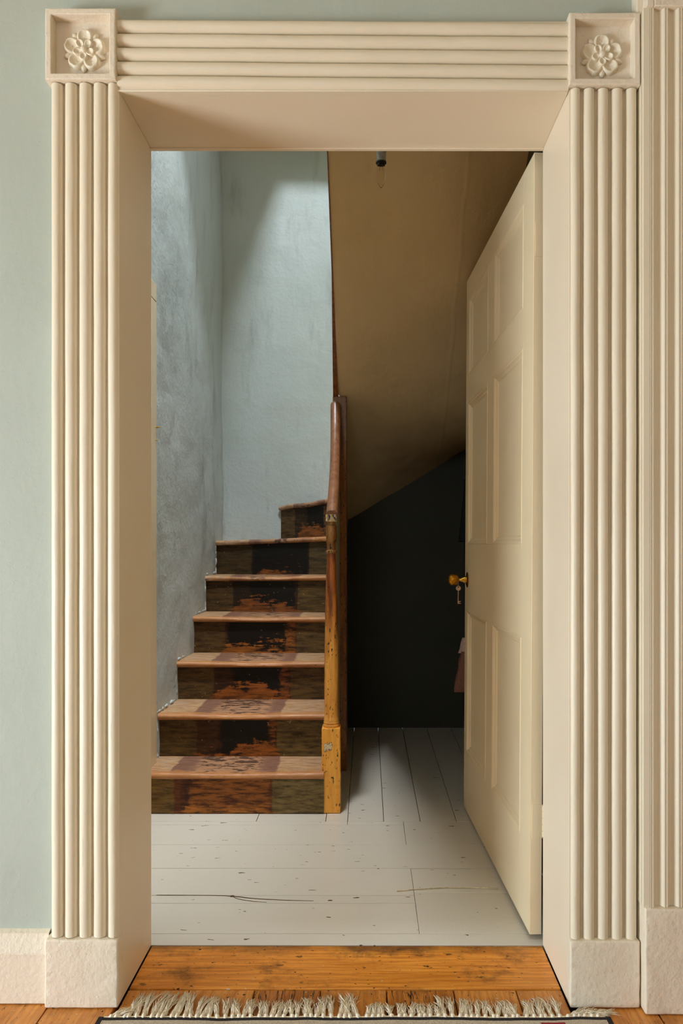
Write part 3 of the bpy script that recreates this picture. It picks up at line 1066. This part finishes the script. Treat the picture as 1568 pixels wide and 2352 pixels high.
def tread_mesh(name, fl, fr, bl, br, zl, zr, sag, seed):
    """front edge from (left wall, fl) to (SR, fr); back edge bl/br"""
    nx = 44
    prof = [(0.014, -TH, 0), (0.004, -TH + 0.003, 0), (0.0, -TH * 0.5, 0), (0.002, -0.006, 0), (0.007, -0.0015, 0), (0.016, 0, 0)]
    back = [0.2, 0.4, 0.6, 0.8, 1.0]
    bm = bmesh.new()
    rings = []
    for i in range(nx + 1):
        u = i / nx
        ff = fl + (fr - fl) * u
        bb = bl + (br - bl) * u
        xa = left_x(ff) - 0.012
        xx = xa + (SR - xa) * u
        xb = left_x(bb) - 0.012
        zz = zl + (zr - zl) * u
        wear = math.exp(-((u - 0.5) / 0.30) ** 2)
        nz = fbm(u * 9, seed, 0.0)
        nf = fbm(u * 30, seed, 1.0)
        ring = []
        for f, dz, _ in prof:
            e = 0.005 * wear + 0.0022 * nz + 0.0012 * nf
            ring.append(bm.verts.new((xx, D(ff + f + (e if dz > -TH + 0.001 else 0)), zz + dz - (sag * wear + 0.0012 * nz if dz > -TH * 0.8 else 0))))
        for t in back:
            d = ff + 0.016 + (bb - ff - 0.016) * t
            xq = (xa + (xb - xa) * t) + (SR - (xa + (xb - xa) * t)) * u
            ring.append(bm.verts.new((xq, D(d), zz - sag * wear * (1 - t) * 0.8 + 0.0006 * fbm(u * 12, t * 4, seed))))
        ring.append(bm.verts.new((ring[-1].co.x, ring[-1].co.y, zz - TH)))
        rings.append(ring)
    n = len(rings[0])
    for i in range(nx):
        for k in range(n):
            k2 = (k + 1) % n
            bm.faces.new((rings[i][k], rings[i][k2], rings[i + 1][k2], rings[i + 1][k]))
    bm.faces.new(rings[0])
    bm.faces.new(rings[-1])
    return mesh_from_bm(bm, name, True, math.radians(50))


def quad_slab(name, A, B, z0a, z0b, z1a, z1b, th):
    """vertical board from point A to B (X, dep), thickness th away from the viewer; origin kept local so Generated runs along it"""
    a, b = Vector((A[0], D(A[1]))), Vector((B[0], D(B[1])))
    L = (b - a).length
    ang = math.atan2(b.y - a.y, b.x - a.x)
    n = 12
    bm = bmesh.new()
    rings = []
    for i in range(n + 1):
        u = i / n
        z0, z1 = z0a + (z0b - z0a) * u, z1a + (z1b - z1a) * u
        rings.append([bm.verts.new((L * u, y, z)) for y, z in ((0, z0), (0, z1), (th, z1), (th, z0))])
    for i in range(n):
        for k in range(4):
            bm.faces.new((rings[i][k], rings[i][(k + 1) % 4], rings[i + 1][(k + 1) % 4], rings[i + 1][k]))
    bm.faces.new(rings[0])
    bm.faces.new(rings[-1])
    return mesh_from_bm(bm, name), (a.x, a.y, 0), (0, 0, ang)


# stain layouts: stripe x0..x1, black bx0..bx1, colours, height of the bare wood
RS = [dict(x0=.19, x1=.72, bx0=.23, bx1=.27, olive=(134, 99, 49), right=(138, 115, 71), stripe=(126, 69, 36), blk=.5, orange=(189, 115, 42), oh=.16),
      dict(x0=.24, x1=.71, bx0=.37, bx1=.66, olive=(99, 73, 36), right=(114, 92, 51), stripe=(80, 49, 25), blk=.97, orange=(174, 99, 40), oh=.42),
      dict(x0=.25, x1=.745, bx0=.37, bx1=.67, olive=(95, 69, 34), right=(101, 75, 38), stripe=(68, 40, 22), blk=.98, orange=(171, 95, 38), oh=.43),
      dict(x0=.245, x1=.745, bx0=.26, bx1=.67, olive=(93, 66, 33), right=(108, 82, 46), stripe=(80, 49, 25), blk=.96, orange=(180, 106, 42), oh=.28),
      dict(x0=.225, x1=.72, bx0=.36, bx1=.70, olive=(86, 62, 31), right=(101, 77, 40), stripe=(47, 31, 16), blk=.98, orange=(147, 84, 38), oh=.38),
      dict(x0=.32, x1=.79, bx0=.33, bx1=.78, olive=(77, 58, 31), right=(88, 71, 42), stripe=(46, 31, 16), blk=.94, orange=(138, 79, 36), oh=.30)]
z_prev = (0.0, 0.0)
for k, ((dl, dr), (zl, zr)) in enumerate(STEP):
    p = RS[k]
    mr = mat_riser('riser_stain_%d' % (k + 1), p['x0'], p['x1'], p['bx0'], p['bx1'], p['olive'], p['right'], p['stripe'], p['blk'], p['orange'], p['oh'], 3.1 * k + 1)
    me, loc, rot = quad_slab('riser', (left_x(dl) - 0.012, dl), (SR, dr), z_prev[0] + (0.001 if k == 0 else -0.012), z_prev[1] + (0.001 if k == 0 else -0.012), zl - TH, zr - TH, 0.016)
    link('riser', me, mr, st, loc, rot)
    nxt = STEP[k + 1][0] if k + 1 < len(STEP) else (4.31, 4.31)
    mt = mat_tread('tread_stain_%d' % (k + 1), p['x0'] - 0.02, p['x1'] + 0.02, 5.3 * k + 2)
    me = tread_mesh('tread', dl - NOSE, dr - NOSE, nxt[0], nxt[1], zl, zr, 0.006 if k < 5 else 0.002, k * 7.7)
    link('tread', me, mt, st)
    z_prev = (zl, zr)

# winder: the seventh step leaves the back wall at an angle
A7, B7 = (-0.470, 4.296), (-0.150, 4.00)
mr = mat_riser('riser_stain_7', .26, .80, .48, .76, (104, 78, 44), (92, 70, 42), (68, 48, 28), .95, (156, 92, 44), .40, 31.0)
me, loc, rot = quad_slab('riser', A7, B7, 1.01, 1.03, 1.207 - TH, 1.236 - TH, 0.016)
link('riser', me, mr, st, loc, rot)
bm = bmesh.new()
nx = 30
rings = []
for i in range(nx + 1):
    u = i / nx
    base = Vector((A7[0] + (B7[0] - A7[0]) * u, A7[1] + (B7[1] - A7[1]) * u))
    nrm = Vector((-(B7[1] - A7[1]), (B7[0] - A7[0]))).normalized() * -1
    zt = 1.207 + 0.029 * u + 0.003 * math.sin(u * 9) + 0.002 * fbm(u * 12, 9.0)
    ring = []
    for off, dz in ((-0.002, -TH), (0.014, -TH + 0.003), (0.019, -TH * 0.5), (0.016, -0.006), (0.008, -0.001), (-0.004, 0)):
        q = base + nrm * (off + 0.002 * fbm(u * 20, 5.0))
        ring.append(bm.verts.new((q.x, D(min(q.y, 4.299)), zt + dz)))
    q = base + (Vector((-0.13, 4.30)) - base) * 0.96
    ring.append(bm.verts.new((q.x, D(q.y), zt)))
    ring.append(bm.verts.new((q.x, D(q.y), zt - TH)))
    rings.append(ring)
n = len(rings[0])
for i in range(nx):
    for k in range(n):
        bm.faces.new((rings[i][k], rings[i][(k + 1) % n], rings[i + 1][(k + 1) % n], rings[i + 1][k]))
bm.faces.new(rings[0])
bm.faces.new(rings[-1])
mt = mat_tread('tread_stain_7', .25, .75, 44.0)
link('tread', mesh_from_bm(bm, 'tread', True, math.radians(50)), mt, st)

# front newel: square foot, turned shaft, collars
NX, NY = -0.1345, D(2.952)
nw = empty('newel_post', (0, 0, 0))
nw.parent = st
nw.location = Vector((NX, NY, 0)) - st.location
bm = bmesh.new()
add_box(bm, (-0.0345, -0.0345, 0.001), (0.0345, 0.0345, 0.316), 0.003, 2)
bmesh.ops.subdivide_edges(bm, edges=[e for e in bm.edges if e.calc_length() > 0.1], cuts=20)
for v in bm.verts:
    v.co.x += 0.0012 * fbm(v.co.z * 30, v.co.y * 40, 1.0)
    v.co.y += 0.0012 * fbm(v.co.z * 30, v.co.x * 40, 2.0)
link('newel_foot', mesh_from_bm(bm, 'newel_foot', True, math.radians(40)), M['newel'], nw, (NX, NY, 0))
sh = lathe_mesh('newel_shaft', [(0.030, 0.314), (0.0315, 0.320), (0.030, 0.326), (0.027, 0.328), (0.0295, 0.333), (0.0275, 0.338), (0.0285, 0.343), (0.0262, 0.348), (0.0255, 0.36), (0.0262, 0.45), (0.0255, 0.60), (0.023, 0.76), (0.0195, 0.88), (0.0172, 0.955), (0.0172, 0.966)], 28)
link('newel_shaft', sh, M['newel_shaft'], nw, (NX, NY, 0))
co = lathe_mesh('collar', [(0.0172, 0.964), (0.0205, 0.966), (0.0212, 0.971), (0.0205, 0.975), (0.0170, 0.977), (0.0168, 1.000), (0.0185, 1.004), (0.0200, 1.010), (0.0195, 1.020), (0.0205, 1.028), (0.0205, 1.066), (0.0195, 1.070), (0.0155, 1.072), (0.0155, 1.084)], 26)
link('collar', co, M['newel_top'], nw, (NX, NY, 0))
bm = bmesh.new()
add_box(bm, (-0.0205, -0.0205, 1.083), (0.0205, 0.0205, 1.112), 0.003, 2)
link('newel_cap', mesh_from_bm(bm, 'newel_cap', True, math.radians(40)), M['newel_cap'], nw, (NX, NY, 0))

# tall rear post carrying the upper flight
pp = box('rear_post', (-0.152, D(3.462), 0.001), (-0.0905, D(3.528), 1.650), M['post'], st, 0.003)

# handrail, ramping up to the rear post
path = [(-0.1300, D(2.936), 1.106), (-0.1300, D(2.985), 1.150), (-0.1295, D(3.06), 1.214), (-0.1300, D(3.15), 1.286), (-0.1315, D(3.23), 1.352), (-0.1335, D(3.30), 1.420), (-0.1355, D(3.36), 1.490), (-0.137, D(3.405), 1.556), (-0.1375, D(3.43), 1.598), (-0.1375, D(3.440), 1.612)]
dense = []
for i in range(len(path) - 1):
    for q in range(4):
        dense.append(Vector(path[i]).lerp(Vector(path[i + 1]), q / 4))
dense.append(Vector(path[-1]))
hp = [(-0.0215, -0.006), (-0.0225, 0.006), (-0.019, 0.018), (-0.011, 0.0245), (0, 0.026), (0.011, 0.0245), (0.019, 0.018), (0.0225, 0.006), (0.0215, -0.006), (0.014, -0.018), (0, -0.022), (-0.014, -0.018)]
bm = bmesh.new()
nD = len(dense)
scl = [1.0 - 0.10 * math.sin(math.pi * min(1, i / nD * 1.2)) for i in range(nD)]
scl[-1], scl[-2], scl[-3] = 0.55, 0.82, 0.93
o0 = dense[0].copy()
sweep(bm, [p - o0 for p in dense], hp, scales=scl)
link('handrail', mesh_from_bm(bm, 'handrail', True, math.radians(60)), M['rail'], st, o0)

# boarded balustrade between the posts and spandrel below the steps
bm = bmesh.new()
poly = [(2.982, 0.002), (3.462, 0.002), (3.462, 1.54), (3.36, 1.45), (3.23, 1.32), (3.06, 1.185), (2.982, 1.11)]
fa = [bm.verts.new((-0.133, D(d), z)) for d, z in poly]
fb = [bm.verts.new((-0.121, D(d), z)) for d, z in poly]
bm.faces.new(fa)
bm.faces.new(fb)
for k in range(len(poly)):
    bm.faces.new((fa[k], fa[(k + 1) % len(poly)], fb[(k + 1) % len(poly)], fb[k]))
link('balustrade_board', mesh_from_bm(bm, 'balustrade_board'), M['panel_pale'], st)
bm = bmesh.new()
poly = [(3.5285, 0.002), (4.295, 0.002)] + [(d, soffit_z(d, -0.115) + 0.03) for d in (4.295, 4.1, 3.9, 3.7, 3.5285)]
fa = [bm.verts.new((-0.150, D(d), z)) for d, z in poly]
fb = [bm.verts.new((-0.106, D(d), z)) for d, z in poly]
bm.faces.new(fa)
bm.faces.new(fb)
for k in range(len(poly)):
    bm.faces.new((fa[k], fa[(k + 1) % len(poly)], fb[(k + 1) % len(poly)], fb[k]))
link('spandrel_panel', mesh_from_bm(bm, 'spandrel_panel'), M['panel_pale'], st)
box('string_board', (SR - 0.002, D(2.988), 0.002), (-0.134, D(3.46), 0.60), M['post'], st)

# outer string of the upper flight
bm = bmesh.new()
poly = [(3.52, 1.606, -0.152), (2.95, 2.020, -0.1335), (2.02, 2.688, -0.1295), (2.02, 2.98, -0.1295), (2.95, 2.31, -0.1335), (3.52, 1.92, -0.152)]
fa = [bm.verts.new((xl, D(d), z)) for d, z, xl in poly]
fb = [bm.verts.new((-0.128, D(d), z)) for d, z, xl in poly]
bm.faces.new(fa)
bm.faces.new(fb)
for k in range(6):
    bm.faces.new((fa[k], fa[(k + 1) % 6], fb[(k + 1) % 6], fb[k]))
link('upper_string', mesh_from_bm(bm, 'upper_string'), M['string'], st)

# ================================================================== THE OPEN DOOR
dr = empty('door_1', (0.4105, D(1.99), 0.012))
tag(dr, 'cream six panel door standing open into the hall', 'door', kind='structure')
DW, DT, DH = 0.981, 0.030, 1.978
# local frame: u along the leaf (Y), v up, face normal towards -X. the leaf leans a little
PU = [(0.107, 0.474), (0.572, 0.927)]
PV = [(0.219, 0.740), (0.987, 1.512), (1.613, 1.895)]


def leaf(name, u0, u1, v0, v1, x0=0.0, x1=DT, bev=0.0008, parent=None, mat=None):
    bm = bmesh.new()
    add_box(bm, (x0, u0, v0), (x1, u1, v1), bev, 1)
    o = bpy.data.objects.new(name, mesh_from_bm(bm, name, True, math.radians(35)))
    o.data.materials.append(mat or M['door'])
    COL.objects.link(o)
    o.parent = parent or dr
    return o


leaf('stile', 0, PU[0][0], 0, DH)
leaf('stile', PU[1][1], DW, 0, DH)
for v0, v1 in ((0, PV[0][0]), (PV[0][1], PV[1][0]), (PV[1][1], PV[2][0]), (PV[2][1], DH)):
    leaf('rail', PU[0][0], PU[1][1], v0, v1)
for v0, v1 in PV:
    leaf('muntin', PU[0][1], PU[1][0], v0, v1)
for u0, u1 in PU:
    for v0, v1 in PV:
        pn = leaf('panel', u0 - 0.004, u1 + 0.004, v0 - 0.004, v1 + 0.004, 0.011, 0.019)
        # moulding ring with a stepped section
        bm = bmesh.new()
        secs = [(0.0, 0.0005), (0.004, -0.0015), (0.009, 0.001), (0.014, 0.006), (0.020, 0.0075), (0.024, 0.011)]
        rings = [[bm.verts.new((xd, *q)) for q in ((u0 + i, v0 + i), (u1 - i, v0 + i), (u1 - i, v1 - i), (u0 + i, v1 - i))] for i, xd in secs]
        for a in range(len(secs) - 1):
            for k in range(4):
                bm.faces.new((rings[a][k], rings[a][(k + 1) % 4], rings[a + 1][(k + 1) % 4], rings[a + 1][k]))
        o = bpy.data.objects.new('moulding', mesh_from_bm(bm, 'moulding'))
        o.data.materials.append(M['door'])
        COL.objects.link(o)
        o.parent = pn
# brass knob
KU, KV = 0.930, 0.855
kb = bpy.data.objects.new('doorknob', lathe_mesh('doorknob', [(0.0, -0.072), (0.008, -0.0715), (0.015, -0.069), (0.0195, -0.063), (0.0212, -0.055), (0.0205, -0.045), (0.017, -0.0385), (0.011, -0.0345), (0.0062, -0.033)], 28, 'X', 50))
kb.data.materials.append(M['brass_old'])
COL.objects.link(kb)
kb.parent = dr
kb.location = (0, KU, KV)
kb['label'] = 'round worn brass doorknob'
kr = bpy.data.objects.new('knob_rose', lathe_mesh('knob_rose', [(0.0055, -0.034), (0.0055, -0.030), (0.007, -0.023), (0.010, -0.016), (0.0125, -0.012), (0.013, -0.0105), (0.0105, -0.0095), (0.012, -0.006), (0.0155, -0.0035), (0.026, -0.0022), (0.0285, -0.001), (0.0285, 0.0)], 28, 'X', 40))
kr.data.materials.append(M['brass'])
COL.objects.link(kr)
kr.parent = kb
# hinges with knuckles at the near edge
for hv in (1.715, 0.244):
    hg = leaf('hinge', -0.0016, 0.0, hv, hv + 0.085, 0.004, DT + 0.001, 0.0, None, M['door'])
    for q in range(5):
        k = bpy.data.objects.new('knuckle', lathe_mesh('knuckle', [(0.0, 0), (0.0042, 0.0005), (0.0042, 0.0150), (0.0, 0.0155)], 12))
        k.data.materials.append(M['rust'] if (hv > 1 and q in (0, 2, 3)) else M['door'])
        COL.objects.link(k)
        k.parent = hg
        k.location = (DT + 0.004, -0.001, hv + 0.003 + q * 0.016)
dr.rotation_euler = (0, math.radians(0.35), math.radians(2.73))
bpy.context.view_layer.update()

# key hanging from a loop round the knob's neck
kn = dr.matrix_world @ Vector((-0.037, KU - 0.004, KV))
key = empty('key', (kn.x, kn.y, kn.z - 0.095))
tag(key, 'small pale steel key hanging under the brass doorknob', 'key')
kt = Vector((kn.x, kn.y - 0.022, kn.z - 0.030))     # centre of the bow
bm = bmesh.new()
ringo = [bm.verts.new((0.0092 * math.cos(a), s, 0.0092 * math.sin(a))) for s in (-0.0009, 0.0009) for a in [2 * math.pi * q / 24 for q in range(24)]]
hole = [bm.verts.new((0.0023 * math.cos(a), s, 0.0042 + 0.0026 * math.sin(a))) for s in (-0.0009, 0.0009) for a in [2 * math.pi * q / 24 for q in range(24)]]
for q in range(24):
    q2 = (q + 1) % 24
    bm.faces.new((ringo[q], ringo[q2], hole[q2], hole[q]))
    bm.faces.new((ringo[24 + q], hole[24 + q], hole[24 + q2], ringo[24 + q2]))
    bm.faces.new((ringo[q], ringo[24 + q], ringo[24 + q2], ringo[q2]))
    bm.faces.new((hole[q], hole[q2], hole[24 + q2], hole[24 + q]))
link('bow', mesh_from_bm(bm, 'bow'), M['steel'], key, kt)
tube('shank', [(kt.x, kt.y, kt.z - 0.009), (kt.x - 0.0012, kt.y, kt.z - 0.0575)], 0.0017, M['steel'], key, 10)
bm = bmesh.new()
bxx, bzz = kt.x - 0.0005, kt.z - 0.052
add_box(bm, (0, -0.0008, -0.005), (0.004, 0.0008, 0.005))
add_box(bm, (0.004, -0.0008, 0.0025), (0.010, 0.0008, 0.005))
add_box(bm, (0.004, -0.0008, -0.005), (0.010, 0.0008, -0.0025))
link('bit', mesh_from_bm(bm, 'bit'), M['steel'], key, (bxx, kt.y, bzz))
lp = []
for q in range(25):
    a = 2 * math.pi * q / 24
    t = 0.5 - 0.5 * math.cos(a)
    lp.append((kt.x + 0.0015 * math.sin(a), kn.y + (kt.y - kn.y) * t + 0.0, kn.z + 0.0075 + (kt.z + 0.005 - kn.z - 0.0075) * t + 0.0))
tube('loop', lp, 0.0005, M['steel'], key, 6)

# door in the left hall wall: only its architrave shows past the jamb
d2 = empty('door_2', (left_x(2.6), D(2.6), 0))
tag(d2, 'closed cream door and architrave in the left hall wall', 'door', kind='structure')
xw = left_x(2.95)
box('architrave', (xw - 0.012, D(2.955), 0.001), (xw + 0.021, D(3.035), 1.930), M['door'], d2, 0.004)
box('architrave', (left_x(2.1) - 0.012, D(2.02), 0.001), (left_x(2.1) + 0.016, D(2.095), 1.930), M['door'], d2, 0.004)
box('architrave', (xw - 0.03, D(2.02), 1.930), (xw + 0.021, D(3.035), 2.000), M['door'], d2, 0.004)
box('door_leaf', (xw - 0.03, D(2.095), 0.006), (xw + 0.004, D(2.955), 1.930), M['door'], d2, 0.002)
lat = empty('latch', (0, 0, 0))
lat.parent = d2
lat.location = Vector((xw + 0.022, D(3.02), 1.40)) - d2.location
tube('latch_pin', [(xw + 0.020, D(3.02), 1.448), (xw + 0.038, D(3.02), 1.448)], 0.0025, M['brass'], lat, 8)
tube('latch_pin', [(xw + 0.020, D(3.02), 1.398), (xw + 0.028, D(3.02), 1.398)], 0.002, M['brass'], lat, 8)

# ================================================================== PENDANT BULB
bx, by = (875 - 843) * 2.40 / FPX, D(2.40)
pl = empty('pendant_lamp', (bx, by, 2.085))
tag(pl, 'bare clear candle bulb in a grey holder below the sloping soffit', 'lamp')
zc = soffit_z(2.40, bx)
tube('flex', [(bx, by, zc + 0.01), (bx, by, 2.235)], 0.004, M['flex'], pl, 8)
link('ceiling_rose', lathe_mesh('ceiling_rose', [(0.008, -0.035), (0.03, -0.028), (0.036, -0.01), (0.036, 0.02)], 24), M['flex'], pl, (bx, by, zc))
hold = link('holder', lathe_mesh('holder', [(0.006, 0.062), (0.012, 0.056), (0.0148, 0.040), (0.0150, 0.034), (0.0150, 0.006), (0.0158, 0.004), (0.0158, 0.0), (0.013, 0.0)], 28), M['holder'], pl, (bx, by, 2.163))
link('holder_ring', lathe_mesh('holder_ring', [(0.0152, 0.033), (0.0158, 0.0335), (0.0158, 0.036), (0.0152, 0.0365)], 28), M['holder_dark'], hold, (bx, by, 2.163))
link('holder_rim', lathe_mesh('holder_rim', [(0.0150, -0.003), (0.0162, -0.0025), (0.0162, 0.001), (0.0150, 0.0015)], 28), M['holder_dark'], hold, (bx, by, 2.163))
link('bulb_cap', lathe_mesh('bulb_cap', [(0.0, 0.004), (0.0115, 0.004), (0.0118, -0.004), (0.0105, -0.010), (0.0, -0.010)], 24), M['holder_dark'], pl, (bx, by, 2.163))
link('bulb', lathe_mesh('bulb', [(0.0103, 2.1585 - 2.163), (0.0120, -0.010), (0.0150, -0.022), (0.0156, -0.030), (0.0148, -0.042), (0.0120, -0.056), (0.0080, -0.067), (0.0040, -0.0745), (0.0012, -0.0775), (0.0, -0.0778)], 28, 'Z', 80), M['glass'], pl, (bx, by, 2.163))
tube('filament', [(bx - 0.005, by, 2.136), (bx - 0.003, by, 2.147), (bx, by, 2.150), (bx + 0.003, by, 2.147), (bx + 0.005, by, 2.136)], 0.0005, M['filament'], pl, 6)

# ================================================================== COAT AND BAG BEHIND THE DOOR
def cloth(name, cx, dep, z0, z1, wfun, tfun, mat, parent, folds, seed):
    nu, nv = 48, 40
    bm = bmesh.new()
    rings = []
    for i in range(nv + 1):
        v = i / nv
        z = z0 + (z1 - z0) * v
        ring = []
        for k in range(nu):
            a = 2 * math.pi * k / nu
            fold = 1 + 0.14 * math.sin(folds * a + seed) * (1 - v * 0.6) + 0.10 * fbm(a * 1.5, v * 3, seed)
            ring.append(bm.verts.new((tfun(v) * math.cos(a) * fold, wfun(v) * math.sin(a) * fold, z - z0)))
        rings.append(ring)
    for i in range(nv):
        for k in range(nu):
            bm.faces.new((rings[i][k], rings[i][(k + 1) % nu], rings[i + 1][(k + 1) % nu], rings[i + 1][k]))
    bm.faces.new(rings[0])
    bm.faces.new(rings[-1])
    return link(name, mesh_from_bm(bm, name, True), mat, parent, (cx, D(dep), z0))


ct = empty('hanging_coat', (0.49, D(3.85), 0.30))
tag(ct, 'dark coat hanging on the hall wall behind the open door', 'coat')
cloth('coat_body', 0.503, 3.86, 0.14, 1.40, lambda v: 0.16 - 0.09 * v, lambda v: 0.022 - 0.008 * v + 0.003 * math.sin(v * 9), M['coat'], ct, 7, 1.0)
cloth('sleeve', 0.470, 3.66, 1.01, 1.30, lambda v: 0.050 - 0.01 * v, lambda v: 0.018 + 0.022 * (1 - v), M['coat'], ct, 3, 4.0)
tube('hook', [(HR - 0.002, D(3.86), 1.39), (HR - 0.02, D(3.86), 1.39), (HR - 0.03, D(3.86), 1.40), (HR - 0.032, D(3.86), 1.42)], 0.004, M['brass'], ct, 8)

bg = empty('cloth_bag', (0.44, D(3.35), 0.38))
tag(bg, 'brown pink cloth bag with pale lace top peeping past the door edge', 'bag')
cloth('bag_body', 0.443, 3.35, 0.375, 0.545, lambda v: 0.05, lambda v: 0.074 - 0.030 * v ** 1.5, M['bag'], bg, 5, 2.0)
lc = cloth('lace_top', 0.430, 3.35, 0.535, 0.60, lambda v: 0.035 - 0.01 * v, lambda v: 0.036 - 0.010 * v, M['lace'], bg, 9, 6.0)
tube('strap', [(0.443, D(3.35), 0.58), (0.47, D(3.35), 0.80), (0.498, D(3.35), 1.09)], 0.004, M['bag'], bg, 8)
tube('hook', [(HR - 0.002, D(3.35), 1.09), (HR - 0.03, D(3.35), 1.082), (HR - 0.038, D(3.35), 1.10)], 0.004, M['brass'], bg, 8)

# loose thread on the boards
pts = []
for i in range(40):
    u = i / 39
    xx = 0.085 + u * 0.295
    pts.append((xx, D(2.262) + 0.030 * math.sin(min(1, u * 1.6) * math.pi / 2) - 0.012 * u + 0.0025 * fbm(u * 9, 2.0), 0.0022))
tag(tube('loose_thread', pts, 0.0014, M['thread'], None, 6), 'thin pale thread lying across the white boards below the door', 'thread')

# ================================================================== RUG WITH FRINGE
rg = empty('rug', (0, -1.0, 0))
tag(rg, 'woven cream rug with black edge stripe and long pale fringe', 'rug')
RGX0, RGX1, RGY = -0.553, 0.500, -0.0455


def rug_y(xx): return RGY + 0.0035 * fbm(xx * 5.0, 1.0) + 0.002 * fbm(xx * 14, 3.0)


def rug_strip(name, off0, off1, z, mat, xa=RGX0, xb=RGX1, n=120):
    bm = bmesh.new()
    rr = []
    for i in range(n + 1):
        xx = xa + (xb - xa) * i / n
        y0 = rug_y(xx)
        zz = z + 0.001 * fbm(xx * 6, 9.0)
        rr.append([bm.verts.new(p) for p in ((xx, y0 - off0, 0.0015), (xx, y0 - off0, zz), (xx, y0 - off1, zz), (xx, y0 - off1, 0.0015))])
    for i in range(n):
        for k in range(4):
            bm.faces.new((rr[i][k], rr[i][(k + 1) % 4], rr[i + 1][(k + 1) % 4], rr[i + 1][k]))
    bm.faces.new(rr[0])
    bm.faces.new(rr[-1])
    return link(name, mesh_from_bm(bm, name, True, math.radians(40)), mat, rg)


rug_strip('selvage', -0.002, 0.004, 0.0062, M['fringe'])
rug_strip('edge_stripe', 0.004, 0.0135, 0.0068, M['rug_black'])
rug_strip('rug_body', 0.0135, 1.9, 0.0066, M['rug'])
box('side_stripe', (RGX0 - 0.011, RGY - 1.9, 0.0015), (RGX0 + 0.001, RGY - 0.001, 0.0075), M['rug_black'], rg, 0.002)
box('side_stripe', (RGX1 - 0.001, RGY - 1.9, 0.0015), (RGX1 + 0.011, RGY - 0.001, 0.0075), M['rug_black'], rg, 0.002)
rug_strip('rug_motif', 0.0215, 0.05, 0.0072, M['rug_red'], 0.36, 0.41, 12)


def tassel_mesh(seed, strands=26):
    r = random.Random(seed)
    bm = bmesh.new()
    # twisted knot at the foot
    sweep(bm, [(0, -0.005, 0.003), (0.001, 0.000, 0.0065), (0, 0.006, 0.0055), (0.0005, 0.012, 0.0045), (0, 0.017, 0.004)], circle(0.0044, 7), scales=[0.8, 1.05, 0.9, 0.75, 0.4])
    for s in range(strands):
        L = 0.046 + 0.034 * r.random()
        bend = r.uniform(-1, 1)
        sp = r.gauss(0, 1) * 0.0046
        x0 = r.gauss(0, 0.0022)
        lift = r.random() * 0.008
        p = []
        for i in range(8):
            t = i / 7
            p.append((x0 + sp * t ** 1.3 * 1.4 + 0.006 * bend * math.sin(t * 2.6) * t + 0.0012 * math.sin(t * 9 + s), 0.006 + L * t, 0.0034 + lift * math.sin(math.pi * t) + 0.0014 * r.random() * t))
        sweep(bm, p, circle(0.00085, 4), scales=[1.3, 1.2, 1.1, 1, 1, 0.9, 0.7, 0.3])
    return mesh_from_bm(bm, 'tassel', True)


TM = [tassel_mesh(100 + k) for k in range(9)]
for t in TM: t.materials.append(M['fringe'])
nt = 74
for i in range(nt):
    xx = RGX0 + 0.012 + (RGX1 - RGX0 - 0.024) * (i + 0.3 * rnd.uniform(-1, 1)) / (nt - 1)
    ang = 0.30 * rnd.uniform(-1, 1)
    sl = 0.75 + 0.45 * (0.5 + 0.5 * math.sin(xx * 13 + 1.0)) * rnd.uniform(0.75, 1.1)
    if -0.02 < xx < 0.16: sl *= 0.55
    if i < 5: ang += -0.55 + 0.1 * i
    if i > nt - 6: ang = -0.75 + rnd.uniform(-0.1, 0.1)
    if xx > HX1 - 0.02 or xx < HX0 + 0.012:
        sl = min(sl, 0.62)
        if xx > HX1 - 0.02: ang = -1.15
        else: ang = -0.9
    link('tassel', TM[rnd.randrange(9)], None, rg, (xx, rug_y(xx) + 0.001, 0.0004), (0, 0, ang), (1, sl, 1))
